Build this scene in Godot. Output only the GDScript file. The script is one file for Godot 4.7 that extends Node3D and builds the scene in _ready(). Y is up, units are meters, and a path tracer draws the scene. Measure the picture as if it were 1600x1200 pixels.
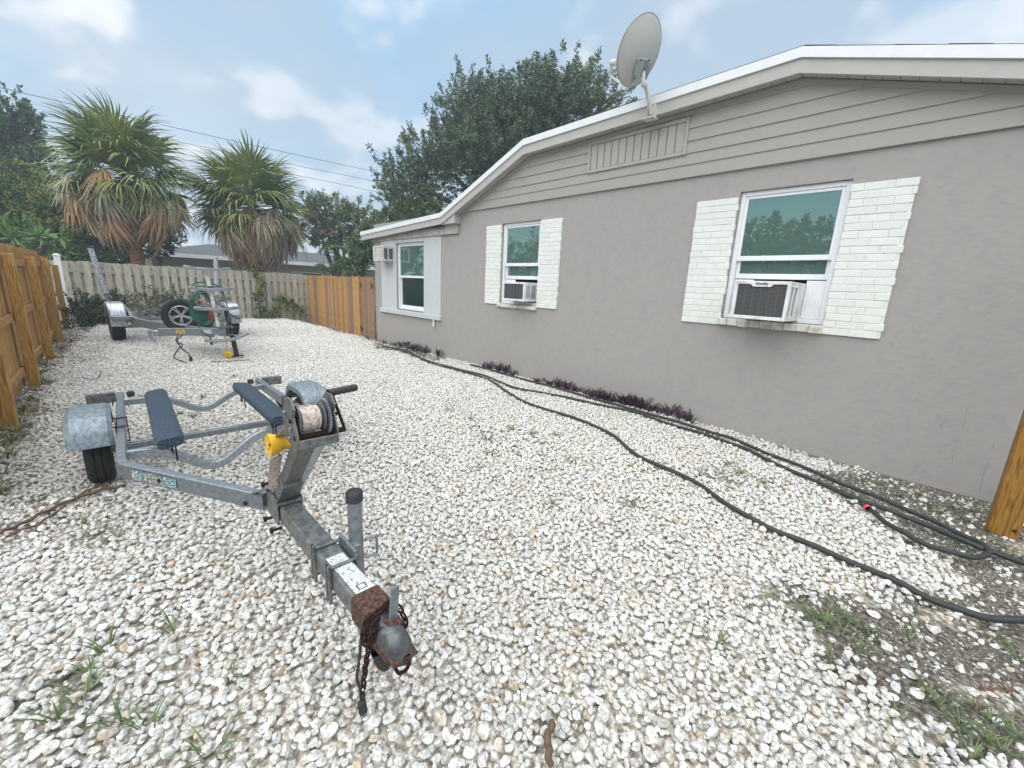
extends Node3D
# A gravel side yard between a stucco house and wooden fences, two boat trailers, palms behind.
# x runs from the yard into the house, -z runs along the house wall away from the camera, y is up, metres.

const EYE := Vector3(0, 1.5, 0)
const FPX := 652.9
var RT: Vector3
var UPV: Vector3
var FW: Vector3
var M := {}
var used := {}
var worldly := {}
var rng := RandomNumberGenerator.new()

# ------------------------------------------------------------------ pixels to places
func ray(px: float, py: float) -> Vector3:
	return RT * ((px - 800.0) / FPX) - UPV * ((py - 600.0) / FPX) + FW
func G(px: float, py: float, y := 0.0) -> Vector3:      # where the sight line meets the level y
	var d := ray(px, py)
	return EYE + d * ((y - EYE.y) / d.y)
func WL(px: float, py: float, x: float) -> Vector3:     # ... the upright plane at x
	var d := ray(px, py)
	return EYE + d * (x / d.x)
func ZP(px: float, py: float, z: float) -> Vector3:     # ... the upright plane at z
	var d := ray(px, py)
	return EYE + d * (z / d.z)

# ------------------------------------------------------------------ scene tree helpers
func numbered(called: String) -> String:
	var n: int = used.get(called, 0)
	used[called] = n + 1
	return called if n == 0 else "%s_%03d" % [called, n]
func tag(o: Node, label: String, category: String, group := "", kind := "") -> void:
	o.set_meta("label", label)
	o.set_meta("category", category)
	if group != "": o.set_meta("group", group)
	if kind != "": o.set_meta("kind", kind)
func thing(called: String, label: String, category: String, at := Vector3.ZERO, group := "", in_world := true) -> Node3D:
	var o := Node3D.new()
	o.name = numbered(called)
	add_child(o)
	o.position = at
	tag(o, label, category, group)
	if in_world: worldly[o] = true
	return o
func S() -> SurfaceTool:
	var st := SurfaceTool.new()
	st.begin(Mesh.PRIMITIVE_TRIANGLES)
	return st
func put(called: String, mesh: Mesh, mat: Material, parent: Node3D) -> MeshInstance3D:
	var o := MeshInstance3D.new()
	o.mesh = mesh
	o.material_override = mat
	if parent == null:
		o.name = numbered(called)
		add_child(o)
	else:
		o.name = called
		parent.add_child(o, true)
		if worldly.has(parent): o.position = -parent.position
	return o
func obj(called: String, st: SurfaceTool, mat: Material, parent: Node3D = null) -> MeshInstance3D:
	return put(called, st.commit(), mat, parent)
func group_part(called: String, parent: Node3D) -> Node3D:    # a part that is only its sub-parts
	var o := Node3D.new()
	o.name = called
	parent.add_child(o, true)
	if worldly.has(parent): o.position = -parent.position
	return o
func structure(o: Node, label := "", category := "") -> void:
	o.set_meta("kind", "structure")
	if label != "":
		o.set_meta("label", label); o.set_meta("category", category)

# ------------------------------------------------------------------ shapes
func tri(st: SurfaceTool, a: Vector3, b: Vector3, c: Vector3, n: Vector3) -> void:
	st.set_normal(n)
	if (b - a).cross(c - a).dot(n) > 0.0:
		st.add_vertex(a); st.add_vertex(c); st.add_vertex(b)
	else:
		st.add_vertex(a); st.add_vertex(b); st.add_vertex(c)
func quad(st: SurfaceTool, a: Vector3, b: Vector3, c: Vector3, d: Vector3, n: Vector3) -> void:
	tri(st, a, b, c, n); tri(st, a, c, d, n)
func nquad(st: SurfaceTool, p: Array, n: Array) -> void:   # quad with a normal for each corner
	var flip: bool = (p[1] - p[0]).cross(p[2] - p[0]).dot(n[0] + n[1] + n[2]) > 0.0
	for i in ([0, 2, 1, 0, 3, 2] if flip else [0, 1, 2, 0, 2, 3]):
		st.set_normal(n[i]); st.add_vertex(p[i])
# box with chamfered edges
func bx(st: SurfaceTool, c: Vector3, s: Vector3, bev := 0.0, b := Basis()) -> void:
	var h := s * 0.5
	if bev <= 0.0:
		for ax in 3:
			for sg in [-1.0, 1.0]:
				var n := Vector3.ZERO; n[ax] = sg
				var u := Vector3.ZERO; u[(ax + 1) % 3] = h[(ax + 1) % 3]
				var v := Vector3.ZERO; v[(ax + 2) % 3] = h[(ax + 2) % 3]
				var o := n * h[ax]
				quad(st, c + b * (o - u - v), c + b * (o + u - v), c + b * (o + u + v), c + b * (o - u + v), b * n)
		return
	bev = minf(bev, minf(h.x, minf(h.y, h.z)) * 0.9)
	for ax in 3:
		var a1 := (ax + 1) % 3
		var a2 := (ax + 2) % 3
		for sg in [-1.0, 1.0]:
			var n := Vector3.ZERO; n[ax] = sg
			var u := Vector3.ZERO; u[a1] = h[a1] - bev
			var v := Vector3.ZERO; v[a2] = h[a2] - bev
			var o := n * h[ax]
			quad(st, c + b * (o - u - v), c + b * (o + u - v), c + b * (o + u + v), c + b * (o - u + v), b * n)
		for s1 in [-1.0, 1.0]:
			for s2 in [-1.0, 1.0]:
				var l := Vector3.ZERO; l[ax] = h[ax] - bev
				var p1 := Vector3.ZERO; p1[a1] = s1 * h[a1]; p1[a2] = s2 * (h[a2] - bev)
				var p2 := Vector3.ZERO; p2[a1] = s1 * (h[a1] - bev); p2[a2] = s2 * h[a2]
				var n := Vector3.ZERO; n[a1] = s1; n[a2] = s2
				quad(st, c + b * (p1 - l), c + b * (p1 + l), c + b * (p2 + l), c + b * (p2 - l), b * n.normalized())
	for sx in [-1.0, 1.0]:
		for sy in [-1.0, 1.0]:
			for sz in [-1.0, 1.0]:
				var g := Vector3(sx, sy, sz)
				var q := Vector3(h.x - bev, h.y - bev, h.z - bev)
				tri(st, c + b * (g * Vector3(h.x, q.y, q.z)), c + b * (g * Vector3(q.x, h.y, q.z)), c + b * (g * Vector3(q.x, q.y, h.z)), b * (g / sqrt(3.0)))
func bx2(st: SurfaceTool, lo: Vector3, hi: Vector3, bev := 0.0) -> void:
	bx(st, (lo + hi) * 0.5, (hi - lo).abs(), bev)
# a straight bar between two points, w across and h up
func bar(st: SurfaceTool, a: Vector3, c: Vector3, w: float, h: float, bev := 0.004, up := Vector3.UP) -> void:
	var d := (c - a).normalized()
	if absf(d.dot(up)) > 0.98: up = Vector3.RIGHT
	var x := up.cross(d).normalized()
	var y := d.cross(x)
	bx(st, (a + c) * 0.5, Vector3(w, h, a.distance_to(c)), bev, Basis(x, y, d))
# a section carried along a line of points; sec holds (across, up) points and their normals
func sweep(st: SurfaceTool, pts: Array, sec: Array, nrm: Array, up := Vector3.UP, scales: Array = [], caps := true) -> void:
	var n := pts.size()
	var rings := []
	var norms := []
	for i in n:
		var d: Vector3 = (pts[mini(i + 1, n - 1)] - pts[maxi(i - 1, 0)]).normalized()
		var u := up
		if absf(d.dot(u)) > 0.97: u = Vector3.RIGHT
		var x := u.cross(d).normalized()
		var y := d.cross(x)
		var k: float = scales[i] if scales.size() > 0 else 1.0
		var r := []
		var q := []
		for j in sec.size():
			r.append(pts[i] + (x * sec[j].x + y * sec[j].y) * k)
			q.append((x * nrm[j].x + y * nrm[j].y).normalized())
		rings.append(r); norms.append(q)
	var m := sec.size()
	for i in n - 1:
		for j in m:
			var j2 := (j + 1) % m
			if sec[j].distance_to(sec[j2]) < 1e-7: continue
			nquad(st, [rings[i][j], rings[i + 1][j], rings[i + 1][j2], rings[i][j2]], [norms[i][j], norms[i + 1][j], norms[i + 1][j2], norms[i][j2]])
	if caps:
		for e in [0, n - 1]:
			var c := Vector3.ZERO
			for p in rings[e]: c += p
			c /= m
			var dn: Vector3 = (pts[0] - pts[1]).normalized() if e == 0 else (pts[n - 1] - pts[n - 2]).normalized()
			for j in m:
				if sec[j].distance_to(sec[(j + 1) % m]) > 1e-7: tri(st, c, rings[e][j], rings[e][(j + 1) % m], dn)
func tube(st: SurfaceTool, pts: Array, r: float, sides := 8, scales: Array = [], caps := true) -> void:
	var sec := []
	var nrm := []
	for j in sides:
		var a := TAU * j / sides
		sec.append(Vector2(cos(a), sin(a)) * r); nrm.append(Vector2(cos(a), sin(a)))
	sweep(st, pts, sec, nrm, Vector3.UP, scales, caps)
func beam(st: SurfaceTool, pts: Array, w: float, h: float, r := 0.008) -> void:   # rectangular tube with rounded edges
	var sec := []
	var nrm := []
	for q in [[1, 1, 0], [-1, 1, 90], [-1, -1, 180], [1, -1, 270]]:
		for k in 3:
			var a := deg_to_rad(q[2] + 45.0 * k)
			sec.append(Vector2(q[0] * (w / 2 - r), q[1] * (h / 2 - r)) + Vector2(cos(a), sin(a)) * r); nrm.append(Vector2(cos(a), sin(a)))
	sweep(st, pts, sec, nrm)
func smooth_line(pts: Array, per := 6) -> Array:
	var out := []
	for i in pts.size() - 1:
		var p0: Vector3 = pts[maxi(i - 1, 0)]
		var p3: Vector3 = pts[mini(i + 2, pts.size() - 1)]
		for k in per: out.append((pts[i] as Vector3).cubic_interpolate(pts[i + 1], p0, p3, float(k) / per))
	out.append(pts[-1])
	return out
# a profile of (radius, along) turned about the axis dir through c
func lathe(st: SurfaceTool, c: Vector3, dir: Vector3, prof: Array, sides := 24, sharp := false) -> void:
	dir = dir.normalized()
	var x := dir.cross(Vector3.UP if absf(dir.y) < 0.9 else Vector3.RIGHT).normalized()
	var y := dir.cross(x)
	for i in prof.size() - 1:
		var a: Vector2 = prof[i]
		var b: Vector2 = prof[i + 1]
		if a.distance_to(b) < 1e-7: continue
		var t := (b - a).normalized()
		var n2 := Vector2(t.y, -t.x)                       # outward for a profile that climbs
		var na := n2
		var nb := n2
		if not sharp:
			if i > 0:
				var t0: Vector2 = (a - (prof[i - 1] as Vector2)).normalized()
				if t0.dot(t) > 0.6: na = (n2 + Vector2(t0.y, -t0.x)).normalized()
			if i < prof.size() - 2:
				var t1: Vector2 = ((prof[i + 2] as Vector2) - b).normalized()
				if t1.dot(t) > 0.6: nb = (n2 + Vector2(t1.y, -t1.x)).normalized()
		for k in sides:
			var e0 := x * cos(TAU * k / sides) + y * sin(TAU * k / sides)
			var e1 := x * cos(TAU * (k + 1) / sides) + y * sin(TAU * (k + 1) / sides)
			nquad(st, [c + e0 * a.x + dir * a.y, c + e1 * a.x + dir * a.y, c + e1 * b.x + dir * b.y, c + e0 * b.x + dir * b.y],
				[e0 * na.x + dir * na.y, e1 * na.x + dir * na.y, e1 * nb.x + dir * nb.y, e0 * nb.x + dir * nb.y])
# a flat outline (2D) raised to a thickness; frame gives its place
func slab(st: SurfaceTool, poly: Array, thick: float, at: Transform3D) -> void:
	var pv := PackedVector2Array(poly)
	var idx := Geometry2D.triangulate_polygon(pv)
	var zn := at.basis.z.normalized()
	for k in range(0, idx.size(), 3):
		for s in [-0.5, 0.5]:
			tri(st, at * Vector3(pv[idx[k]].x, pv[idx[k]].y, s * thick), at * Vector3(pv[idx[k + 1]].x, pv[idx[k + 1]].y, s * thick), at * Vector3(pv[idx[k + 2]].x, pv[idx[k + 2]].y, s * thick), zn * signf(s))
	var area := 0.0
	for k in pv.size():
		area += pv[k].cross(pv[(k + 1) % pv.size()])
	for k in pv.size():
		var a := pv[k]
		var b := pv[(k + 1) % pv.size()]
		var t := (b - a).normalized() * signf(area)
		var n := (at.basis * Vector3(t.y, -t.x, 0)).normalized()
		quad(st, at * Vector3(a.x, a.y, -thick / 2), at * Vector3(b.x, b.y, -thick / 2), at * Vector3(b.x, b.y, thick / 2), at * Vector3(a.x, a.y, thick / 2), n)
# a flat sticker with texture coordinates
func sticker(c: Vector3, right: Vector3, up: Vector3) -> ArrayMesh:
	var st := S()
	var n := right.cross(up).normalized()
	var p := [c - right - up, c - right + up, c + right + up, c + right - up]
	var uv := [Vector2(0, 1), Vector2(0, 0), Vector2(1, 0), Vector2(1, 1)]
	for i in [0, 1, 2, 0, 2, 3]:
		st.set_normal(n); st.set_uv(uv[i]); st.add_vertex(p[i])
	return st.commit()

# ------------------------------------------------------------------ materials
func lin(r: float, g: float, b: float) -> Color:
	return Color(r, g, b).linear_to_srgb()
func mat(c: Color, rough := 0.8, metal := 0.0) -> StandardMaterial3D:
	var m := StandardMaterial3D.new()
	m.albedo_color = c
	m.roughness = rough
	m.metallic = metal
	return m
func noise(seed_: int, freq: float, oct := 4, type := FastNoiseLite.TYPE_SIMPLEX_SMOOTH) -> FastNoiseLite:
	var f := FastNoiseLite.new()
	f.seed = seed_; f.frequency = freq; f.fractal_octaves = oct; f.noise_type = type
	f.fractal_type = FastNoiseLite.FRACTAL_FBM if oct > 1 else FastNoiseLite.FRACTAL_NONE
	return f
# a seamless texture whose tone runs through a list of colours [[place, Color], ...]
func ramp_tex(f: FastNoiseLite, size: int, stops: Array) -> ImageTexture:
	var src := f.get_seamless_image(size, size)
	var g := Gradient.new()
	g.offsets = PackedFloat32Array(stops.map(func(s): return s[0]))
	g.colors = PackedColorArray(stops.map(func(s): return s[1]))
	var out := Image.create(size, size, true, Image.FORMAT_RGB8)
	for y in size:
		for x in size:
			out.set_pixel(x, y, g.sample(src.get_pixel(x, y).r))
	return ImageTexture.create_from_image(out)
func height_tex(f: FastNoiseLite, size: int) -> ImageTexture:
	return ImageTexture.create_from_image(f.get_seamless_image(size, size))
func triplanar(m: StandardMaterial3D, tex: Texture2D, scale: Vector3, world := true) -> StandardMaterial3D:
	m.albedo_texture = tex
	m.uv1_triplanar = true
	m.uv1_world_triplanar = world
	m.uv1_scale = scale
	return m
func relief(m: StandardMaterial3D, tex: Texture2D, cm: float) -> StandardMaterial3D:
	m.heightmap_enabled = true
	m.heightmap_texture = tex
	m.heightmap_scale = cm
	return m
func gray(v: float) -> Color:
	return Color(v, v, v)
func make_materials() -> void:
	var fine := height_tex(noise(11, 0.03, 5), 512)
	var stucco_t := ramp_tex(noise(12, 0.012, 5), 512, [[0.0, gray(0.965)], [0.45, gray(0.99)], [0.6, Color(1, 0.998, 0.99)], [1.0, gray(0.978)]])
	M.stucco = relief(triplanar(mat(lin(0.355, 0.335, 0.318), 0.93), stucco_t, Vector3.ONE * 0.9), fine, 0.16)
	M.panel = relief(triplanar(mat(lin(0.54, 0.565, 0.575), 0.9), stucco_t, Vector3.ONE * 1.3), fine, 0.1)
	M.siding = triplanar(mat(lin(0.42, 0.39, 0.362), 0.7), stucco_t, Vector3.ONE * 0.6)
	M.fascia = triplanar(mat(lin(0.47, 0.455, 0.43), 0.6), stucco_t, Vector3.ONE * 0.7)
	var dirty := ramp_tex(noise(41, 0.02, 5), 256, [[0.0, Color(0.62, 0.6, 0.56)], [0.38, Color(0.88, 0.87, 0.84)], [0.55, gray(1)], [1.0, gray(1)]])
	var stain := ramp_tex(noise(42, 0.02, 5), 256, [[0.0, Color(0.80, 0.78, 0.74)], [0.4, Color(0.94, 0.935, 0.92)], [0.6, gray(1)], [1.0, gray(1)]])
	M.beam_old = triplanar(mat(lin(0.47, 0.455, 0.43), 0.85), stain, Vector3.ONE * 0.8)
	M.white = triplanar(mat(lin(0.80, 0.81, 0.82), 0.45), stucco_t, Vector3.ONE * 0.8)
	M.vinyl = mat(lin(0.80, 0.81, 0.83), 0.35)
	M.paint = relief(triplanar(mat(lin(0.77, 0.78, 0.74), 0.65), stucco_t, Vector3.ONE * 1.5), fine, 0.12)
	M.paint2 = relief(triplanar(mat(lin(0.74, 0.755, 0.71), 0.65), stucco_t, Vector3.ONE * 1.5), fine, 0.12)
	M.sill = relief(triplanar(mat(lin(0.70, 0.69, 0.645), 0.8), stain, Vector3.ONE * 1.6), fine, 0.15)
	var gl := mat(Color(0.56, 0.69, 0.655, 0.20), 0.012, 0.66)
	gl.transparency = BaseMaterial3D.TRANSPARENCY_ALPHA
	M.glass = gl
	var gs := mat(Color(0.11, 0.22, 0.20, 0.72), 0.08, 0.12)
	gs.transparency = BaseMaterial3D.TRANSPARENCY_ALPHA
	M.glass_screen = gs
	M.blind = mat(lin(0.55, 0.58, 0.55), 0.6)
	M.room = mat(lin(0.30, 0.29, 0.27), 0.9)
	M.ac = triplanar(mat(lin(0.76, 0.77, 0.78), 0.5), stain, Vector3.ONE * 0.7)
	M.ac_old = triplanar(mat(lin(0.68, 0.67, 0.63), 0.6), stain, Vector3.ONE * 1.2)
	M.coil = mat(lin(0.10, 0.10, 0.10), 0.7)
	M.fin = mat(lin(0.20, 0.20, 0.20), 0.45, 0.4)
	M.black = mat(lin(0.02, 0.02, 0.022), 0.5)
	M.shingle = triplanar(mat(lin(0.11, 0.105, 0.10), 0.95), height_tex(noise(14, 0.2, 2), 256), Vector3.ONE * 1.5)
	# galvanised steel: pale crystals, dull patches
	var galv_t := ramp_tex(noise(15, 0.035, 4, FastNoiseLite.TYPE_CELLULAR), 512, [[0.0, gray(0.72)], [0.4, gray(0.88)], [0.75, gray(1.0)], [1.0, gray(0.94)]])
	M.galv = triplanar(mat(lin(0.29, 0.32, 0.345), 0.42, 0.55), galv_t, Vector3.ONE * 2.2)
	var wash := ramp_tex(noise(16, 0.02, 5), 512, [[0.0, gray(0.66)], [0.42, gray(0.86)], [0.6, gray(1.0)], [1.0, gray(0.93)]])
	M.galv_old = triplanar(mat(lin(0.20, 0.207, 0.20), 0.5, 0.35), wash, Vector3.ONE * 2.0)
	M.galv_bright = triplanar(mat(lin(0.42, 0.455, 0.485), 0.36, 0.6), galv_t, Vector3.ONE * 3.0)
	M.iron = triplanar(mat(lin(0.15, 0.155, 0.155), 0.38, 0.6), wash, Vector3.ONE * 3.0)
	M.fender = triplanar(mat(lin(0.27, 0.325, 0.355), 0.5, 0.4), wash, Vector3.ONE * 2.4)
	M.alu = triplanar(mat(lin(0.62, 0.65, 0.68), 0.38, 0.6), wash, Vector3.ONE * 1.6)
	var wrap_t := ramp_tex(noise(33, 0.05, 3), 256, [[0.0, Color(0.30, 0.33, 0.37)], [0.44, Color(0.36, 0.40, 0.44)], [0.50, Color(0.92, 0.93, 0.93)], [1.0, gray(1)]])
	M.pole_wrap = triplanar(mat(lin(0.72, 0.74, 0.76), 0.5), wrap_t, Vector3.ONE * 3.0)
	M.alu_pale = triplanar(mat(lin(0.72, 0.73, 0.73), 0.5, 0.15), dirty, Vector3.ONE * 2.0)
	var rust_t := ramp_tex(noise(17, 0.03, 5), 256, [[0.0, Color(0.20, 0.135, 0.11)], [0.4, Color(0.33, 0.225, 0.185)], [0.6, Color(0.41, 0.29, 0.24)], [1.0, Color(0.50, 0.40, 0.35)]])
	M.rust = relief(triplanar(mat(Color(0.88, 0.88, 0.88), 0.95), rust_t, Vector3.ONE * 6.0), fine, 0.25)
	M.rust_dark = triplanar(mat(Color(0.55, 0.5, 0.48), 0.9, 0.2), rust_t, Vector3.ONE * 8.0)
	var tread := ramp_tex(noise(18, 0.05, 4), 256, [[0.0, gray(0.55)], [0.6, gray(0.9)], [0.85, gray(1.0)], [1.0, Color(1.9, 1.85, 1.8)]])
	M.tyre = triplanar(mat(lin(0.022, 0.022, 0.022), 0.85), tread, Vector3.ONE * 3.0)
	var carpet_t := ramp_tex(noise(19, 0.06, 5), 256, [[0.0, gray(0.6)], [0.5, gray(0.85)], [0.8, gray(1.0)], [1.0, gray(1.0)]])
	M.carpet = relief(triplanar(mat(lin(0.055, 0.085, 0.125), 1.0), carpet_t, Vector3.ONE * 3.0), fine, 0.6)
	M.yellow = mat(lin(0.72, 0.42, 0.02), 0.45)
	M.orange = mat(lin(0.62, 0.24, 0.01), 0.5)
	M.strap = triplanar(mat(lin(0.62, 0.52, 0.46), 0.95), dirty, Vector3.ONE * 9.0)
	M.rubber = mat(lin(0.03, 0.03, 0.03), 0.6)
	M.hose = triplanar(mat(lin(0.032, 0.036, 0.034), 0.6), wash, Vector3.ONE * 5.0)
	M.green_hose = mat(lin(0.02, 0.125, 0.08), 0.45)
	M.red = mat(lin(0.55, 0.06, 0.07), 0.4)
	M.grip = mat(lin(0.30, 0.055, 0.04), 0.85)
	# timber: long fibres up the board, knots
	var fibre := ramp_tex(noise(21, 0.02, 5), 512, [[0.0, Color(0.58, 0.50, 0.42)], [0.4, Color(0.84, 0.80, 0.74)], [0.55, Color(1, 1, 1)], [0.75, Color(0.88, 0.82, 0.72)], [1.0, Color(1, 0.98, 0.94)]])
	var fibre_h := height_tex(noise(22, 0.02, 4), 256)
	var timber := [lin(0.56, 0.315, 0.095), lin(0.62, 0.36, 0.115), lin(0.50, 0.275, 0.085), lin(0.58, 0.345, 0.13)]
	for i in 4: M["wood%d" % i] = relief(triplanar(mat(timber[i], 0.75), fibre, Vector3(7.3 + i, 0.42, 7.3 + i)), fibre_h, 0.05)
	M.wood_rail = relief(triplanar(mat(lin(0.54, 0.32, 0.12), 0.8), fibre, Vector3(7.0, 7.0, 0.4)), fibre_h, 0.05)
	M.wood_post = relief(triplanar(mat(lin(0.55, 0.325, 0.09), 0.75), fibre, Vector3(4.2, 0.3, 4.2)), fibre_h, 0.05)
	M.wood_ochre = relief(triplanar(mat(lin(0.33, 0.17, 0.018), 0.75), fibre, Vector3(3.6, 0.33, 3.6)), fibre_h, 0.05)
	var old := ramp_tex(noise(23, 0.016, 5), 512, [[0.0, Color(0.50, 0.50, 0.46)], [0.26, Color(0.74, 0.73, 0.69)], [0.42, Color(0.95, 0.94, 0.92)], [1.0, Color(1, 1, 0.98)]])
	var greys := [lin(0.50, 0.465, 0.40), lin(0.55, 0.515, 0.445), lin(0.44, 0.41, 0.35)]
	for i in 3: M["grey_wood%d" % i] = relief(triplanar(mat(greys[i], 0.92), old, Vector3(3.3 + i, 0.30, 3.3 + i)), fibre_h, 0.03)
	var tans := [lin(0.33, 0.215, 0.145), lin(0.29, 0.20, 0.145), lin(0.37, 0.235, 0.15)]
	for i in 3: M["tan_wood%d" % i] = relief(triplanar(mat(tans[i], 0.85), fibre, Vector3(6.0 + i, 0.5, 6.0 + i)), fibre_h, 0.05)
	M.stick = triplanar(mat(lin(0.17, 0.115, 0.075), 0.9), fibre, Vector3.ONE * 6.0)
	M.bark = relief(triplanar(mat(lin(0.16, 0.125, 0.09), 0.95), fibre, Vector3(2.5, 0.7, 2.5)), fibre_h, 1.5)
	var palm_t := ramp_tex(noise(24, 0.02, 4), 256, [[0.0, Color(0.5, 0.42, 0.36)], [0.45, Color(0.86, 0.82, 0.78)], [1.0, gray(1)]])
	M.palm_trunk = relief(triplanar(mat(lin(0.36, 0.175, 0.085), 0.9), palm_t, Vector3(1.2, 3.2, 1.2)), fibre_h, 1.5)
	M.palm_boot = relief(triplanar(mat(lin(0.17, 0.10, 0.06), 0.95), palm_t, Vector3(3, 3, 3)), fibre_h, 1.0)
	# soil: grey sand, crumbs of shell
	var soil_t := ramp_tex(noise(26, 0.022, 6), 1024, [[0.0, Color(0.40, 0.36, 0.31)], [0.42, Color(0.66, 0.62, 0.57)], [0.6, Color(0.80, 0.78, 0.74)], [0.72, Color(0.93, 0.92, 0.90)], [1.0, Color(1, 1, 1)]])
	M.soil = relief(triplanar(mat(Color.WHITE, 1.0), soil_t, Vector3.ONE * 1.3), height_tex(noise(27, 0.06, 4), 512), 0.5)
	M.soil.vertex_color_use_as_albedo = true
	var pit := ramp_tex(noise(28, 0.02, 5), 256, [[0.0, Color(0.55, 0.54, 0.52)], [0.34, Color(0.80, 0.79, 0.77)], [0.5, Color(0.97, 0.97, 0.96)], [1.0, gray(1)]])
	M.stone = relief(triplanar(mat(Color.WHITE, 0.9), pit, Vector3.ONE * 0.32, false), fine, 0.25)
	M.stone.vertex_color_use_as_albedo = true
	M.leaf = leaf_mat(0.55, 0.3)
	M.frond = leaf_mat(0.5, 0.25)
	M.dead = leaf_mat(0.8, 0.15)
	M.purple = leaf_mat(0.5, 0.1)
	M.green_stem = mat(lin(0.16, 0.24, 0.08), 0.6)
	M.cable = mat(lin(0.09, 0.09, 0.095), 0.6)
	M.beige = triplanar(mat(lin(0.40, 0.37, 0.27), 0.9), stucco_t, Vector3.ONE * 0.5)
	M.far_roof = triplanar(mat(lin(0.12, 0.125, 0.13), 0.9), wash, Vector3.ONE * 0.5)
	M.far_glass = mat(lin(0.10, 0.12, 0.13), 0.15)
	M.dish = triplanar(mat(lin(0.60, 0.60, 0.575), 0.55), stucco_t, Vector3.ONE * 1.2)
	M.dish_trim = mat(lin(0.34, 0.36, 0.37), 0.5, 0.2)
func leaf_mat(rough: float, back: float) -> StandardMaterial3D:
	var m := mat(Color.WHITE, rough)
	m.vertex_color_use_as_albedo = true
	m.backlight_enabled = true
	m.backlight = gray(back)
	m.cull_mode = BaseMaterial3D.CULL_DISABLED
	return m

# ------------------------------------------------------------------ camera, sky, sun
func make_view() -> void:
	var yaw := deg_to_rad(43.952)
	var pit := deg_to_rad(13.028)
	var rol := deg_to_rad(2.687)
	FW = Vector3(sin(yaw) * cos(pit), -sin(pit), -cos(yaw) * cos(pit))
	var r0 := Vector3(cos(yaw), 0, sin(yaw))
	var u0 := r0.cross(FW)
	RT = r0 * cos(rol) + u0 * sin(rol)
	UPV = u0 * cos(rol) - r0 * sin(rol)
	var cam := Camera3D.new()
	cam.name = "camera"
	cam.fov = 2.0 * rad_to_deg(atan(600.0 / FPX))
	cam.near = 0.05
	cam.far = 600.0
	add_child(cam)
	cam.transform = Transform3D(Basis(RT, UPV, -FW), EYE)
	cam.current = true
	var env := Environment.new()
	env.background_mode = Environment.BG_SKY
	env.tonemap_mode = Environment.TONE_MAPPER_LINEAR
	env.tonemap_exposure = 2.85
	env.fog_enabled = true
	env.fog_density = 0.004
	env.fog_light_color = Color(0.86, 0.91, 0.96)
	env.sdfgi_enabled = true
	env.ssao_enabled = true
	env.ssil_enabled = true
	var sky := Sky.new()
	var pan := PanoramaSkyMaterial.new()
	pan.panorama = ImageTexture.create_from_image(sky_image(1536, 768))
	sky.sky_material = pan
	env.sky = sky
	env.background_energy_multiplier = 1.0
	var we := WorldEnvironment.new()
	we.name = "world_environment"
	we.environment = env
	add_child(we)
	var sun := DirectionalLight3D.new()
	sun.name = "sun"
	sun.light_energy = 0.5
	sun.light_angular_distance = 100.0
	sun.light_color = Color(1.0, 0.985, 0.96)
	sun.shadow_enabled = true
	add_child(sun)
	sun.look_at_from_position(Vector3.ZERO, -Vector3(-0.50, 1.0, 0.16), Vector3.FORWARD)
# air and clouds: thin blue between two layers of broken cloud
func sky_image(w: int, h: int) -> Image:
	var img := Image.create(w, h, false, Image.FORMAT_RGBF)
	var big := noise(3, 0.62, 5)
	var small := noise(8, 1.5, 5)
	var wisp := noise(31, 0.9, 5)
	for y in h:
		var el := (0.5 - (y + 0.5) / h) * PI
		for x in w:
			if el < -0.02:
				img.set_pixel(x, y, Color(0.15, 0.15, 0.15)); continue
			var az := (float(x) + 0.5) / w * TAU
			var d := Vector3(sin(az) * cos(el), sin(el), cos(az) * cos(el))
			var p := d * (1.6 / (maxf(d.y, 0.0) + 0.42))
			var warp := Vector3(small.get_noise_3dv(p * 0.7), 0, small.get_noise_3dv(p * 0.7 + Vector3(9, 4, 2))) * 0.22
			var c1 := smoothstep(-0.30, 0.34, big.get_noise_3dv(p + warp))
			var c2 := smoothstep(-0.08, 0.40, small.get_noise_3dv(p * 1.5 + Vector3(5, 0, 1) + warp) + 0.10 * big.get_noise_3dv(p))
			var c3 := smoothstep(-0.25, 0.5, wisp.get_noise_3dv(p * 0.8 + Vector3(2, 7, 3) + warp))
			var low := exp(-maxf(d.y, 0.0) * 3.2)
			var air := Color(0.29, 0.56, 0.84).lerp(Color(0.66, 0.78, 0.87), low)
			var veil := Color(0.47, 0.575, 0.69).lerp(Color(0.66, 0.745, 0.81), low)
			var c := air.lerp(veil, 0.18 + 0.68 * c1)
			c = c.lerp(Color(0.78, 0.83, 0.885), 0.42 * c3)
			c = c.lerp(Color(0.98, 0.99, 1.0), c2 * (0.48 + 0.52 * c3))
			img.set_pixel(x, y, Color(c.r * 0.98, c.g * 1.02, c.b * 1.06) * 0.36)
	return img

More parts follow.
